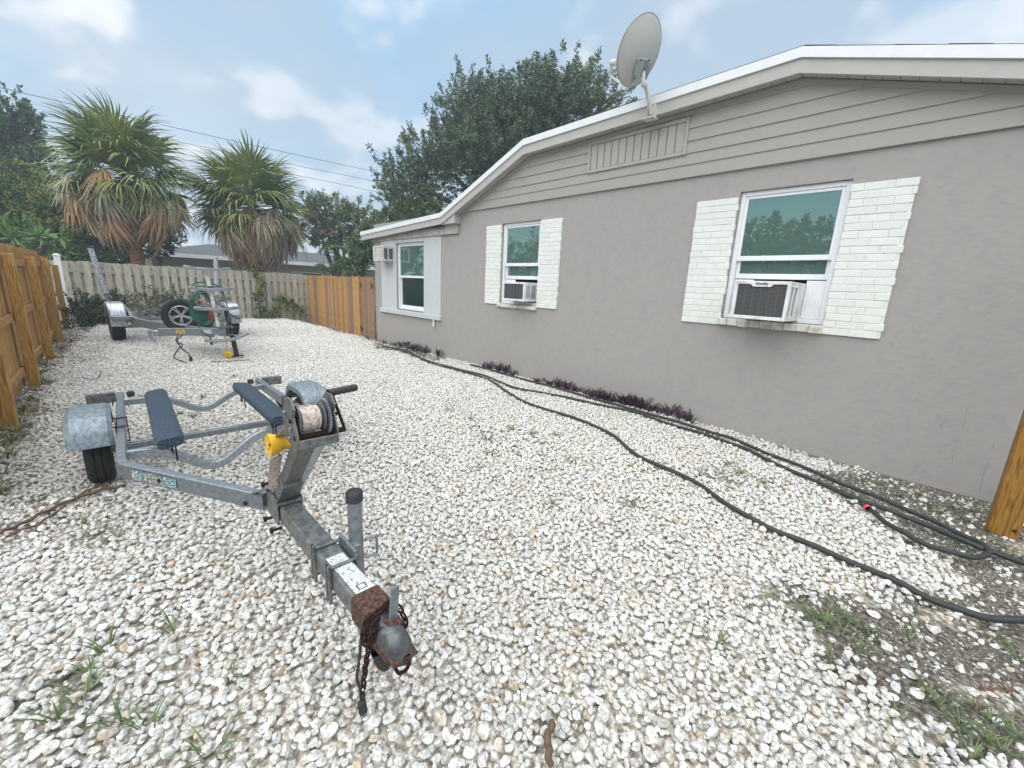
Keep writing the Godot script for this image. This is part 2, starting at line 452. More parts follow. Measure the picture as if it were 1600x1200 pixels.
# ------------------------------------------------------------------ ground and gravel
var bare_polys := []
var bare_noise: FastNoiseLite
var lump_noise: FastNoiseLite
func ground_poly(px: Array) -> PackedVector2Array:
	var out := PackedVector2Array()
	for p in px:
		var g := G(p[0], p[1])
		out.append(Vector2(g.x, g.z))
	return out
func bed(x: float, z: float) -> float:      # how the yard itself rises and falls
	var h := lump_noise.get_noise_2d(x, z) * 0.022
	h += 0.07 * smoothstep(-11.5, -13.5, z) * smoothstep(4.75, 4.25, x)
	return h
func bareness(x: float, z: float) -> float:   # 0 deep gravel ... 1 bare soil
	var b := 0.0
	var w := bare_noise.get_noise_2d(x, z)
	var w2 := bare_noise.get_noise_2d(x * 3.7 + 40.0, z * 3.7)
	var w3 := bare_noise.get_noise_2d(x * 9.0 - 11.0, z * 9.0)
	var q := Vector2(x + w * 0.20 + w3 * 0.16, z + w2 * 0.20 + w3 * 0.12)
	for e in bare_polys:
		if Geometry2D.is_point_in_polygon(q, e[0]): b = maxf(b, e[1] + w2 * 0.25)
	# litter along the left fence, soil at the foot of the house wall
	b = maxf(b, 0.9 * smoothstep(-0.60, -0.88, x + w * 0.3))
	b = maxf(b, 0.75 * smoothstep(4.80, 4.98, x + w * 0.12) * smoothstep(-2.0, -0.6, z))
	b = maxf(b, 0.9 * smoothstep(4.62, 4.86, x + w * 0.2) * smoothstep(-8.0, -8.8, z))
	b = maxf(b, 0.42 * smoothstep(0.42, 0.6, bare_noise.get_noise_2d(x * 1.3 - 7.0, z * 1.3)))
	return clampf(b, 0.0, 1.0)
func pebble(seed_: int) -> ArrayMesh:        # a round-shouldered piece of crushed limestone, one unit across
	var r := RandomNumberGenerator.new()
	r.seed = seed_
	var sp := SphereMesh.new()
	sp.radial_segments = 14; sp.rings = 8; sp.radius = 0.5; sp.height = 1.0
	var arr := sp.get_mesh_arrays()
	var v: PackedVector3Array = arr[Mesh.ARRAY_VERTEX]
	var planes := []
	for k in 10:
		var d := Vector3(r.randf_range(-1, 1), r.randf_range(-1, 1), r.randf_range(-1, 1)).normalized()
		planes.append([d, r.randf_range(0.27, 0.41)])
	var f := noise(seed_, 1.7, 3)
	for i in v.size():
		var p := v[i]
		for q in planes:
			var over: float = p.dot(q[0]) - q[1]
			if over > 0.0: p -= q[0] * over
		v[i] = p * (1.0 + 0.20 * f.get_noise_3dv(v[i].normalized()))
	# normals from the faces, shared over the seam
	var idx: PackedInt32Array = arr[Mesh.ARRAY_INDEX]
	var acc := {}
	for k in range(0, idx.size(), 3):
		var n := (v[idx[k + 2]] - v[idx[k]]).cross(v[idx[k + 1]] - v[idx[k]])
		for j in 3:
			var key := (v[idx[k + j]] * 400.0).round()
			acc[key] = acc.get(key, Vector3.ZERO) + n
	var nn := PackedVector3Array()
	for i in v.size(): nn.append((acc.get((v[i] * 400.0).round(), v[i]) as Vector3).normalized())
	var a := []
	a.resize(Mesh.ARRAY_MAX)
	a[Mesh.ARRAY_VERTEX] = v; a[Mesh.ARRAY_NORMAL] = nn; a[Mesh.ARRAY_INDEX] = idx
	var m := ArrayMesh.new()
	m.add_surface_from_arrays(Mesh.PRIMITIVE_TRIANGLES, a)
	return m
func stone_colour() -> Color:
	var t := rng.randf()
	var v := rng.randf_range(0.74, 0.90)
	if t < 0.87: return Color(v, v * 0.985, v * 0.957)
	if t < 0.93: return Color(v * 0.90, v * 0.82, v * 0.71)
	if t < 0.975: return Color(v * 0.70, v * 0.68, v * 0.65)
	return Color(v * 0.80, v * 0.66, v * 0.52)
func make_ground() -> void:
	lump_noise = noise(51, 0.35, 3)
	bare_noise = noise(52, 0.9, 3)
	bare_polys = [
		[ground_poly([[1185, 930], [1290, 905], [1370, 925], [1440, 945], [1500, 920], [1475, 872], [1400, 832], [1330, 782], [1250, 728], [1420, 735], [1640, 800], [1640, 1230], [1530, 1230], [1420, 1135], [1320, 1065], [1250, 1010]]), 0.95],
		[ground_poly([[1480, 1100], [1600, 1080], [1600, 1200], [1450, 1200]]), 0.8],
		[ground_poly([[0, 1070], [70, 1048], [125, 1030], [135, 1062], [60, 1098], [0, 1112]]), 0.85],
		[ground_poly([[0, 815], [60, 790], [120, 778], [80, 820], [0, 850]]), 0.55],
		[ground_poly([[60, 545], [100, 520], [150, 516], [120, 545], [75, 572]]), 0.75],
		[ground_poly([[560, 528], [600, 531], [700, 560], [680, 566], [600, 545]]), 0.9],
		[ground_poly([[740, 660], [800, 668], [880, 700], [850, 725], [760, 705]]), 0.4],
		[ground_poly([[1120, 725], [1230, 750], [1180, 770], [1110, 750]]), 0.5],
	]
	# the soil: one sheet, finely divided in the yard, far past the horizon outside it
	var st := S()
	var xs := []
	var zs := []
	for x in [-160.0, -80.0, -20.0, -6.0, -2.5]: xs.append(x)
	var t := -1.2
	while t < 5.3: xs.append(t); t += 0.12
	for x in [6.5, 12.0, 30.0, 90.0, 160.0]: xs.append(x)
	for z in [-160.0, -100.0, -50.0, -30.0, -22.0]: zs.append(z)
	t = -17.5
	while t < 2.6: zs.append(t); t += 0.12
	for z in [4.0, 8.0, 20.0, 80.0, 160.0]: zs.append(z)
	var dust := func(x: float, z: float) -> float:       # limestone dust sifted into the soil under the stones
		return clampf(1.0 - 1.3 * bareness(x, z), 0.0, 1.0) if x > -1.0 and x < 5.05 and z > -16.8 and z < 2.2 else 0.0
	var lift := func(x: float, z: float) -> Vector3:
		return Vector3(x, (bed(x, z) if x > -1.3 and x < 5.4 and z > -17.6 and z < 2.7 else 0.0) - 0.03 + 0.017 * dust.call(x, z), z)
	for i in xs.size() - 1:
		for j in zs.size() - 1:
			var a: Vector3 = lift.call(xs[i], zs[j])
			var b: Vector3 = lift.call(xs[i + 1], zs[j])
			var c: Vector3 = lift.call(xs[i + 1], zs[j + 1])
			var d: Vector3 = lift.call(xs[i], zs[j + 1])
			for p in [a, b, c, a, c, d]:
				st.set_normal(Vector3.UP)
				st.set_color(Color(0.225, 0.213, 0.195).lerp(Color(0.84, 0.83, 0.80), dust.call(p.x, p.z)))
				st.add_vertex(p)
	structure(obj("ground", st, M.soil), "grey sandy soil under the white gravel", "ground")
	make_gravel()
func make_gravel() -> void:
	# stones are dropped one after another onto those that lie there already
	var cell := 0.012
	var x0 := -1.0
	var z0 := -16.7
	var nx := int(6.2 / cell)
	var nz := int(18.6 / cell)
	var top := PackedFloat32Array()
	top.resize(nx * nz)
	top.fill(0.0)
	var variants := 9
	var xf := []
	var cl := []
	for k in variants:
		xf.append([]); cl.append([])
	rng.seed = 77
	var want := int(6.0 * 18.4 * 4300.0)
	for n in want:
		var x := rng.randf_range(-0.92, 5.02)
		var z := rng.randf_range(-16.55, 1.75)
		if z < -10.4 and x > 5.0: continue
		# out of sight of this place and of any step aside: the strip behind the lens
		if z > 0.15 + x * 0.30: continue
		if x < 0.35 and z > -0.25: continue
		var b := bareness(x, z)
		if rng.randf() < (b * 1.02 if b < 0.55 else 0.74 + 0.235 * b): continue
		var s := 0.0195 + 0.021 * pow(rng.randf(), 1.5) + (0.011 if rng.randf() < 0.09 else 0.0)
		if z < -9.0: s *= 1.12
		if b > 0.5: s *= 0.85
		var sq := Vector3(rng.randf_range(1.0, 1.28), rng.randf_range(0.68, 0.9), rng.randf_range(0.9, 1.08)) * s
		var rad := 0.42 * s
		var i0 := maxi(int((x - rad - x0) / cell), 0)
		var i1 := mini(int((x + rad - x0) / cell), nx - 1)
		var j0 := maxi(int((z - rad - z0) / cell), 0)
		var j1 := mini(int((z + rad - z0) / cell), nz - 1)
		var hi := 0.0
		var sum := 0.0
		var cnt := 0
		for i in range(i0, i1 + 1):
			for j in range(j0, j1 + 1):
				var hv := top[i * nz + j]
				hi = maxf(hi, hv); sum += hv; cnt += 1
		var rest := lerpf(sum / maxf(cnt, 1), hi, 0.35)
		if rest > 0.036: continue
		var half := sq.y * 0.5
		for i in range(i0, i1 + 1):
			for j in range(j0, j1 + 1):
				var dx := (x0 + (i + 0.5) * cell - x) / (sq.x * 0.5)
				var dz := (z0 + (j + 0.5) * cell - z) / (sq.x * 0.5)
				var q := 1.0 - dx * dx - dz * dz
				if q > 0.0:
					var hv := rest + half * 0.9 + half * sqrt(q) * 0.9
					if hv > top[i * nz + j]: top[i * nz + j] = hv
		var ba := Basis.from_euler(Vector3(rng.randf_range(-0.55, 0.55), rng.randf_range(0, TAU), rng.randf_range(-0.55, 0.55))) * Basis.from_scale(sq)
		var k := rng.randi() % variants
		xf[k].append(Transform3D(ba, Vector3(x, bed(x, z) - 0.034 + rest + half * 0.62, z)))
		cl[k].append(stone_colour())
	for n in 60000:                                     # chips that fill the gaps where stones lie close to the path
		var x := rng.randf_range(-0.9, 5.0)
		var z := -8.5 + 10.2 * pow(rng.randf(), 0.7)
		if z > 0.15 + x * 0.30 or (x < 0.35 and z > -0.25): continue
		var b := bareness(x, z)
		if rng.randf() < b * 0.93: continue
		var i := clampi(int((x - x0) / cell), 0, nx - 1)
		var j := clampi(int((z - z0) / cell), 0, nz - 1)
		if top[i * nz + j] > 0.020: continue
		var s := rng.randf_range(0.007, 0.017)
		var k := rng.randi() % variants
		xf[k].append(Transform3D(Basis.from_euler(Vector3(rng.randf() * TAU, rng.randf() * TAU, 0)) * Basis.from_scale(Vector3(1.2, 0.8, 1.0) * s), Vector3(x, bed(x, z) - 0.03 + top[i * nz + j] * 0.7 + s * 0.3, z)))
		cl[k].append(stone_colour())
	for n in 26000:                                     # shell crumbs trodden into the bare soil
		var x := rng.randf_range(1.6, 5.0)
		var z := rng.randf_range(-1.6, 1.6)
		if bareness(x, z) < 0.45 or z > 0.25 + x * 0.32: continue
		var s := 0.003 + 0.009 * pow(rng.randf(), 2.5)
		var k := rng.randi() % variants
		xf[k].append(Transform3D(Basis.from_euler(Vector3(rng.randf() * TAU, rng.randf() * TAU, 0)) * Basis.from_scale(Vector3(1.3, 0.6, 1.0) * s), Vector3(x, bed(x, z) - 0.03 + s * 0.15, z)))
		cl[k].append(stone_colour() * (0.75 if rng.randf() < 0.5 else 1.0))
	var g := Node3D.new()
	g.name = "gravel"
	add_child(g)
	tag(g, "white crushed limestone gravel covering the side yard", "gravel", "", "stuff")
	var total := 0
	for k in variants:
		var mm := MultiMesh.new()
		mm.transform_format = MultiMesh.TRANSFORM_3D
		mm.use_colors = true
		mm.mesh = pebble(300 + k)
		mm.instance_count = xf[k].size()
		for i in xf[k].size():
			mm.set_instance_transform(i, xf[k][i])
			mm.set_instance_color(i, cl[k][i])
		var mi := MultiMeshInstance3D.new()
		mi.name = "stone_layer"
		mi.multimesh = mm
		mi.material_override = M.stone
		mi.set_meta("kind", "stuff")
		g.add_child(mi, true)
		total += xf[k].size()
	print("stones ", total)
	# single stones lying loose on the bare soil
	for p in [[1385, 845], [1430, 885], [1448, 925], [1493, 930], [1470, 905], [1520, 955], [1365, 960], [1320, 950], [1428, 1040], [1500, 1045], [1432, 1085], [1422, 1055], [1460, 985], [1555, 1010], [1342, 935], [1300, 1000], [1385, 1010], [1520, 1080], [1475, 1155], [1560, 1125], [1400, 1075], [1365, 1030], [1517, 825], [1443, 782], [1550, 868], [1447, 810]]:
		var g0 := G(p[0], p[1], -0.02)
		var o := put("loose_stone", pebble(300 + rng.randi() % 9), null, null)
		var sc := rng.randf_range(0.030, 0.062)
		o.transform = Transform3D(Basis.from_euler(Vector3(0, rng.randf() * TAU, rng.randf_range(-0.3, 0.3))) * Basis.from_scale(Vector3(1.25, 0.65, 0.9) * sc), Vector3(g0.x, bed(g0.x, g0.z) - 0.03 + sc * 0.2, g0.z))
		var c := stone_colour().linear_to_srgb()
		var m: StandardMaterial3D = M.stone.duplicate()
		m.vertex_color_use_as_albedo = false
		m.albedo_color = c
		o.material_override = m
		tag(o, "lone white limestone piece lying loose on the bare grey soil", "stone", "loose stones on the bare soil")

# ------------------------------------------------------------------ the house
const XW := 5.037          # face of the wall
const XF := 4.86           # face of the fascia
func rect_with_holes(st: SurfaceTool, x: float, thick: float, z0: float, z1: float, y0: float, y1: float, holes: Array) -> void:
	var zs := [z0, z1]
	var ys := [y0, y1]
	for h in holes:
		zs.append(h[0]); zs.append(h[1]); ys.append(h[2]); ys.append(h[3])
	zs.sort(); ys.sort()
	for i in zs.size() - 1:
		for j in ys.size() - 1:
			var cz: float = (zs[i] + zs[i + 1]) / 2
			var cy: float = (ys[j] + ys[j + 1]) / 2
			if zs[i + 1] - zs[i] < 1e-5 or ys[j + 1] - ys[j] < 1e-5: continue
			var inside := false
			for h in holes:
				if cz > h[0] and cz < h[1] and cy > h[2] and cy < h[3]: inside = true
			if inside: continue
			for s in [[x, Vector3.LEFT], [x + thick, Vector3.RIGHT]]:
				quad(st, Vector3(s[0], ys[j], zs[i]), Vector3(s[0], ys[j], zs[i + 1]), Vector3(s[0], ys[j + 1], zs[i + 1]), Vector3(s[0], ys[j + 1], zs[i]), s[1])
	for h in holes:
		for z in [[h[0], Vector3.BACK], [h[1], Vector3.FORWARD]]:
			quad(st, Vector3(x, h[2], z[0]), Vector3(x + thick, h[2], z[0]), Vector3(x + thick, h[3], z[0]), Vector3(x, h[3], z[0]), z[1])
		for y in [[h[2], Vector3.UP], [h[3], Vector3.DOWN]]:
			quad(st, Vector3(x, y[0], h[0]), Vector3(x + thick, y[0], h[0]), Vector3(x + thick, y[0], h[1]), Vector3(x, y[0], h[1]), y[1])
	for z in [[z0, Vector3.FORWARD], [z1, Vector3.BACK]]:
		quad(st, Vector3(x, y0, z[0]), Vector3(x + thick, y0, z[0]), Vector3(x + thick, y1, z[0]), Vector3(x, y1, z[0]), z[1])
	quad(st, Vector3(x, y1, z0), Vector3(x + thick, y1, z0), Vector3(x + thick, y1, z1), Vector3(x, y1, z1), Vector3.UP)
func frame_rect(st: SurfaceTool, x0: float, x1: float, z0: float, z1: float, y0: float, y1: float, side: float, topw: float, bot: float) -> void:
	bx2(st, Vector3(x0, y0, z0), Vector3(x1, y1, z0 + side), 0.004)
	bx2(st, Vector3(x0, y0, z1 - side), Vector3(x1, y1, z1), 0.004)
	bx2(st, Vector3(x0, y1 - topw, z0 + side), Vector3(x1, y1, z1 - side), 0.004)
	bx2(st, Vector3(x0, y0, z0 + side), Vector3(x1, y0 + bot, z1 - side), 0.004)
# a single-hung window; raised is how far its lower sash stands up
func window(house: Node3D, label: String, z0: float, z1: float, y0: float, y1: float, mid: float, raised: float, lower_mat: Material) -> void:
	var w := group_part("window", house)
	w.set_meta("label", label)
	var x := XW + 0.035
	var st := S()
	frame_rect(st, x, x + 0.09, z0, z1, y0, y1, 0.045, 0.045, 0.045)
	obj("frame", st, M.vinyl, w)
	st = S()                                                # fixed upper sash, in the outer track
	frame_rect(st, x + 0.012, x + 0.045, z0 + 0.045, z1 - 0.045, mid, y1 - 0.045, 0.03, 0.03, 0.05)
	obj("upper_sash", st, M.vinyl, w)
	st = S()
	bx2(st, Vector3(x + 0.024, mid + 0.05, z0 + 0.075), Vector3(x + 0.030, y1 - 0.075, z1 - 0.075))
	obj("pane", st, M.glass, w)
	var yb := y0 + 0.045 + raised
	var yt := mid + 0.05 + raised
	st = S()
	frame_rect(st, x + 0.050, x + 0.080, z0 + 0.046, z1 - 0.046, yb, yt, 0.036, 0.04, 0.055)
	obj("lower_sash", st, M.vinyl, w)
	st = S()
	bx2(st, Vector3(x + 0.062, yb + 0.055, z0 + 0.082), Vector3(x + 0.068, yt - 0.04, z1 - 0.082))
	obj("pane", st, lower_mat, w)
	st = S()                                                # slatted blind hanging inside
	var y := y1 - 0.09
	while y > y0 + 0.10 + raised * 0.95:
		bx(st, Vector3(x + 0.17, y, (z0 + z1) / 2), Vector3(0.004, 0.047, z1 - z0 - 0.12), 0.0, Basis(Vector3.BACK, 0.45))
		y -= 0.044
	bx2(st, Vector3(x + 0.145, y1 - 0.075, z0 + 0.05), Vector3(x + 0.195, y1 - 0.04, z1 - 0.05))
	obj("blind", st, M.blind, w)
func shutter(house: Node3D, z0: float, z1: float, y0: float, y1: float, seed_: int) -> void:
	var p := group_part("brick_shutter", house)
	p.set_meta("label", "painted white brick panel beside the window")
	var r := RandomNumberGenerator.new()
	r.seed = seed_
	var st := S()
	bx2(st, Vector3(XW - 0.0175, y0 + 0.004, z0 + 0.006), Vector3(XW + 0.02, y1 - 0.005, z1 - 0.006))
	obj("mortar", st, M.paint2, p)
	var rows := 20
	var dh := (y1 - y0) / rows
	for i in rows:
		var z := z0 - (0.0 if i % 2 == 0 else r.randf_range(0.08, 0.13))
		while z < z1 - 0.01:
			var a := maxf(z, z0 + r.randf_range(-0.006, 0.006))
			var e := minf(z + 0.2095, z1 + r.randf_range(-0.008, 0.006))
			z += 0.211
			if e - a < 0.03: continue
			st = S()
			bx(st, Vector3(XW - 0.007 - r.randf_range(0.0, 0.003), y0 + dh * (i + 0.5), (a + e) / 2), Vector3(0.03, dh - 0.003 - r.randf_range(0, 0.002), e - a), 0.004, Basis(Vector3.RIGHT, r.randf_range(-0.006, 0.006)))
			obj("brick", st, M.paint if r.randf() < 0.6 else M.paint2, p)
func sill(house: Node3D, z0: float, z1: float, y0: float, y1: float, out: float, seed_: int, plain := false) -> void:
	var s := group_part("window_sill", house)
	var n := 1 if plain else int(round((z1 - z0) / 0.105))
	var r := RandomNumberGenerator.new()
	r.seed = seed_
	for i in n:
		var st := S()
		var a := z0 + (z1 - z0) * i / n
		var b := z0 + (z1 - z0) * (i + 1) / n
		bx2(st, Vector3(XW - out + r.randf_range(-0.004, 0.006), y0 + r.randf_range(-0.004, 0.004), a + 0.0015), Vector3(XW + 0.034, y1 + r.randf_range(-0.003, 0.001), b - 0.0015), 0.007)
		obj("sill_block" if plain else "brick", st, M.panel if plain else M.sill, s)
func make_house() -> void:
	var h := thing("house", "single storey grey stucco house with clipped gable and white trim", "house", Vector3(XW, 0, -3.2))
	var holes := [[-1.85, -0.895, 1.275, 2.60], [-5.64, -4.735, 1.215, 2.545], [-9.335, -8.12, 0.86, 2.375]]
	var st := S()
	rect_with_holes(st, XW, 0.2, -10.46, 4.4, -0.3, 2.86, holes)
	obj("wall", st, M.stucco, h)
	st = S()                                              # the other three sides close the rooms
	bx2(st, Vector3(XW + 0.201, -0.3, -10.46), Vector3(13.6, 2.50, -10.26))
	bx2(st, Vector3(XW + 0.201, -0.3, 4.2), Vector3(13.6, 2.50, 4.4))
	bx2(st, Vector3(13.601, -0.3, -10.46), Vector3(13.8, 2.50, 4.4))
	obj("wall", st, M.stucco, h)
	st = S()
	bx2(st, Vector3(XW + 0.21, 0.05, -10.24), Vector3(13.6, 0.12, 4.19))
	obj("floor", st, M.room, h)
	st = S()
	bx2(st, Vector3(XW + 0.21, 2.48, -10.24), Vector3(13.6, 2.495, 4.19))
	obj("ceiling", st, M.room, h)
	# ridges where the stucco has been patched, near the gate post
	for q in [[[1515, 633], [1508, 652], [1505, 668]], [[1499, 685], [1492, 700], [1488, 725]], [[1549, 712], [1540, 733], [1536, 752], [1531, 772]], [[1567, 648], [1566, 656]], [[1556, 690], [1553, 700]], [[1478, 652], [1470, 668]]]:
		st = S()
		var pp := []
		for v in q: pp.append(WL(v[0], v[1], XW) + Vector3(0.002, 0, 0))
		tube(st, smooth_line(pp, 4), 0.0055, 6, [], true)
		obj("patch_ridge", st, M.stucco, h)
	# smooth pale panel round the end window
	st = S()
	rect_with_holes(st, XW - 0.012, 0.012, -10.10, -7.475, 0.85, 2.452, [[-9.33, -8.125, 0.851, 2.37]])
	obj("wall_panel", st, M.panel, h)
	window(h, "white framed window with a window unit under its raised sash", -1.848, -0.897, 1.277, 2.598, 1.895, 0.385, M.glass)
	window(h, "white framed window between brick panels in the middle of the wall", -5.638, -4.737, 1.217, 2.543, 1.85, 0.375, M.glass)
	window(h, "tall closed white framed window at the end of the wall", -9.333, -8.122, 0.872, 2.373, 1.60, 0.0, M.glass_screen)
	shutter(h, -2.30, -1.852, 1.191, 2.545, 1)
	shutter(h, -0.893, -0.444, 1.191, 2.549, 2)
	shutter(h, -6.035, -5.642, 1.191, 2.530, 3)
	shutter(h, -4.733, -4.297, 1.195, 2.535, 4)
	sill(h, -1.875, -0.885, 1.195, 1.272, 0.06, 5)
	sill(h, -5.68, -4.72, 1.150, 1.212, 0.05, 6)
	sill(h, -10.15, -7.44, 0.742, 0.848, 0.055, 7, true)
	st = S()
	tube(st, [Vector3(XW - 0.03, 0.742, -7.70), Vector3(XW - 0.03, 0.60, -7.70)], 0.022, 12)
	obj("drain_pipe", st, M.white, h)
	# ---- gable: lapped boards under the soffit
	var gy := func(z: float) -> float:                    # underside of the fascia along the gable
		if z < -6.86: return 2.84
		if z < -4.92: return lerpf(2.80, 3.515, (z + 6.86) / 1.94)
		if z < -1.45: return lerpf(3.515, 3.56, (z + 4.92) / 3.47)
		return 3.56 - (z + 1.45) * 0.312
	st = S()
	var gp := [Vector2(-6.85, 2.86), Vector2(-4.92, 3.55), Vector2(-1.45, 3.60), Vector2(0.93, 2.86)]
	slab(st, gp, 0.18, Transform3D(Basis(Vector3(0, 0, 1), Vector3.UP, Vector3.LEFT), Vector3(XW + 0.12, 0, 0)))
	obj("gable_wall", st, M.room, h)
	var ys := [2.823, 2.962, 3.082, 3.211, 3.342, 3.472, 3.602]
	for i in ys.size() - 1:
		var a: float = ys[i]
		var b: float = ys[i + 1] + 0.012
		var zl := -6.86 + maxf(0.0, (a - 2.80) / 0.715 * 1.94)
		var zl2 := -6.86 + maxf(0.0, (minf(b, 3.515) - 2.80) / 0.715 * 1.94)
		var zr := -1.45 + (3.56 - minf(a, 3.55)) / 0.312
		var zr2 := -1.45 + (3.56 - minf(b, 3.559)) / 0.312
		var out := 0.030 if i == 0 else 0.020
		var pieces := [[zl, zl2, zr, zr2]]
		if b > 3.12 and a < 3.43: pieces = [[zl, zl2, -3.905, -3.905], [-2.51, -2.51, zr, zr2]]
		for q in pieces:
			st = S()                                      # bottom edge stands out, top edge tucks under the next board
			var p := [Vector3(XW - out, a, q[0]), Vector3(XW - out, a, q[2]), Vector3(XW - 0.004, b, q[3]), Vector3(XW - 0.004, b, q[1])]
			quad(st, p[0], p[1], p[2], p[3], Vector3(-1, -0.1, 0).normalized())
			quad(st, Vector3(XW + 0.02, a, q[0]), Vector3(XW + 0.02, a, q[2]), p[1], p[0], Vector3.DOWN)
			if i == 0:
				quad(st, Vector3(XW + 0.02, a - 0.0, q[0]), p[0], p[3], Vector3(XW + 0.02, b, q[1]), Vector3.FORWARD)
			obj("siding_board", st, M.siding, h)
	# ---- louvred gable vent
	var v := group_part("gable_vent", h)
	st = S()
	for e in [[-3.905, -3.865, 3.07, 3.465], [-2.55, -2.51, 3.07, 3.465], [-3.865, -2.55, 3.42, 3.465], [-3.865, -2.55, 3.07, 3.11]]:
		bx2(st, Vector3(XW - 0.034, e[2], e[0]), Vector3(XW + 0.02, e[3], e[1]), 0.006)
	obj("vent_frame", st, M.siding, v)
	st = S()
	bx2(st, Vector3(XW - 0.006, 3.11, -3.865), Vector3(XW + 0.015, 3.42, -2.55))
	obj("backing", st, M.room, v)
	for i in 12:
		st = S()
		var z := -3.865 + 1.315 * (i + 0.5) / 12.0
		bx2(st, Vector3(XW - 0.022, 3.112, z - 0.0495), Vector3(XW - 0.008, 3.418, z + 0.0495), 0.005)
		obj("slat", st, M.siding, v)
	# ---- fascia, white drip edge, soffit
	var line := [Vector2(-10.83, 2.69), Vector2(-7.235, 2.835), Vector2(-5.03, 3.685), Vector2(-1.44, 3.742), Vector2(1.25, 2.90), Vector2(4.7, 2.76)]
	for k in line.size() - 1:
		var a: Vector2 = line[k]
		var b: Vector2 = line[k + 1]
		st = S()
		slab(st, [a - Vector2(0, 0.075), b - Vector2(0, 0.075), b - Vector2(0, 0.205), a - Vector2(0, 0.205)], 0.024, Transform3D(Basis(Vector3(0, 0, 1), Vector3.UP, Vector3.LEFT), Vector3(XF + 0.012, 0, 0)))
		obj("fascia_board", st, M.fascia, h)
		st = S()
		slab(st, [a, b, b - Vector2(0, 0.085), a - Vector2(0, 0.085)], 0.03, Transform3D(Basis(Vector3(0, 0, 1), Vector3.UP, Vector3.LEFT), Vector3(XF - 0.006, 0, 0)))
		obj("drip_edge", st, M.white, h)
	# end of the low roof, seen round the far corner
	st = S()
	bx2(st, Vector3(XF + 0.026, 2.49, -10.83), Vector3(14.2, 2.60, -10.80))
	obj("fascia_board", st, M.fascia, h)
	var sof := group_part("soffit", h)
	for k in [2, 1, 3]:
		var a: Vector2 = line[k]
		var b: Vector2 = line[k + 1]
		if k == 1: a = a.lerp(b, 0.17)
		var n := int((b - a).length() / 0.125)
		for i in n:
			var p0 := a.lerp(b, float(i) / n) - Vector2(0, 0.192)
			var p1 := a.lerp(b, float(i + 0.955) / n) - Vector2(0, 0.192)
			st = S()
			slab(st, [p0, p1, p1 + Vector2(0, 0.01), p0 + Vector2(0, 0.01)], XW - XF + 0.03, Transform3D(Basis(Vector3(0, 0, 1), Vector3.UP, Vector3.LEFT), Vector3((XW + XF) / 2 + 0.035, 0, 0)))
			obj("soffit_panel", st, M.fascia, sof)
		st = S()
		slab(st, [a - Vector2(0, 0.18), b - Vector2(0, 0.18), b - Vector2(0, 0.176), a - Vector2(0, 0.176)], XW - XF + 0.03, Transform3D(Basis(Vector3(0, 0, 1), Vector3.UP, Vector3.LEFT), Vector3((XW + XF) / 2 + 0.035, 0, 0)))
		obj("backing", st, M.fascia, sof)
	# trim under the soffit
	for k in [1, 2, 3]:
		var a: Vector2 = line[k] - Vector2(0, 0.20)
		var b: Vector2 = line[k + 1] - Vector2(0, 0.20)
		if k == 1: a = a.lerp(b, 0.17)
		if k == 3: b = a.lerp(b, 0.95)
		st = S()
		slab(st, [a, b, b - Vector2(0, 0.045), a - Vector2(0, 0.045)], 0.03, Transform3D(Basis(Vector3(0, 0, 1), Vector3.UP, Vector3.LEFT), Vector3(XW - 0.017, 0, 0)))
		obj("soffit_trim", st, M.siding, h)
	# boxed corner and beam of the low roof
	st = S()
	bx2(st, Vector3(XF + 0.025, 2.625, -7.5), Vector3(XW - 0.001, 2.80, -6.83), 0.004)
	obj("corner_box", st, M.fascia, h)
	st = S()
	bx2(st, Vector3(XW - 0.05, 2.452, -10.50), Vector3(XW - 0.001, 2.63, -6.87), 0.006)
	obj("corner_beam", st, M.beam_old, h)
	st = S()
	bx2(st, Vector3(XF + 0.026, 2.60, -10.79), Vector3(14.2, 2.66, -7.3))
	bx2(st, Vector3(XF + 0.026, 2.66, 1.3), Vector3(14.2, 2.72, 4.6))
	obj("low_roof", st, M.shingle, h)
	# shingled planes: two slopes and the clipped end
	st = S()
	var rz := -3.235
	var ry := 4.38
	var e0 := Vector3(XF - 0.01, 2.845, -7.235)
	var e1 := Vector3(XF - 0.01, 3.695, -5.03)
	var e2 := Vector3(XF - 0.01, 3.752, -1.44)
	var e3 := Vector3(XF - 0.01, 2.905, 1.25)
	var r0 := Vector3(XF + 1.8, ry, rz)
	var r1 := Vector3(14.2, ry, rz)
	var f0 := Vector3(14.2, 2.845, -7.235)
	var f3 := Vector3(14.2, 2.905, 1.25)
	tri(st, e1, e2, r0, Vector3(-0.35, 0.9, 0).normalized())
	quad(st, e0, e1, r0, r1, Vector3(0, 0.93, -0.36)); tri(st, e0, r1, f0, Vector3(0, 0.93, -0.36))
	quad(st, e3, e2, r0, r1, Vector3(0, 0.93, 0.36)); tri(st, e3, r1, f3, Vector3(0, 0.93, 0.36))
	tri(st, f0, r1, f3, Vector3.RIGHT)
	obj("roof", st, M.shingle, h)
	for i in 22:                                          # shingle tabs that lift along the edge
		st = S()
		var t := i / 22.0
		var p := e1.lerp(e2, minf(t * 1.6, 1.0)) if t * 1.6 < 1.0 else e2.lerp(e3, (t * 1.6 - 1.0) / 0.6)
		var tilt: float = 0.012 if t * 1.6 < 1.0 else -0.30
		bx(st, p + Vector3(0.115, -0.010 + 0.002 * (i % 3), 0.05), Vector3(0.20, 0.006, 0.26), 0.001, Basis(Vector3.RIGHT, -tilt + 0.012) * Basis(Vector3.BACK, 0.36 if t * 1.6 < 1.0 else 0.03))
		obj("shingle", st, M.shingle, h)

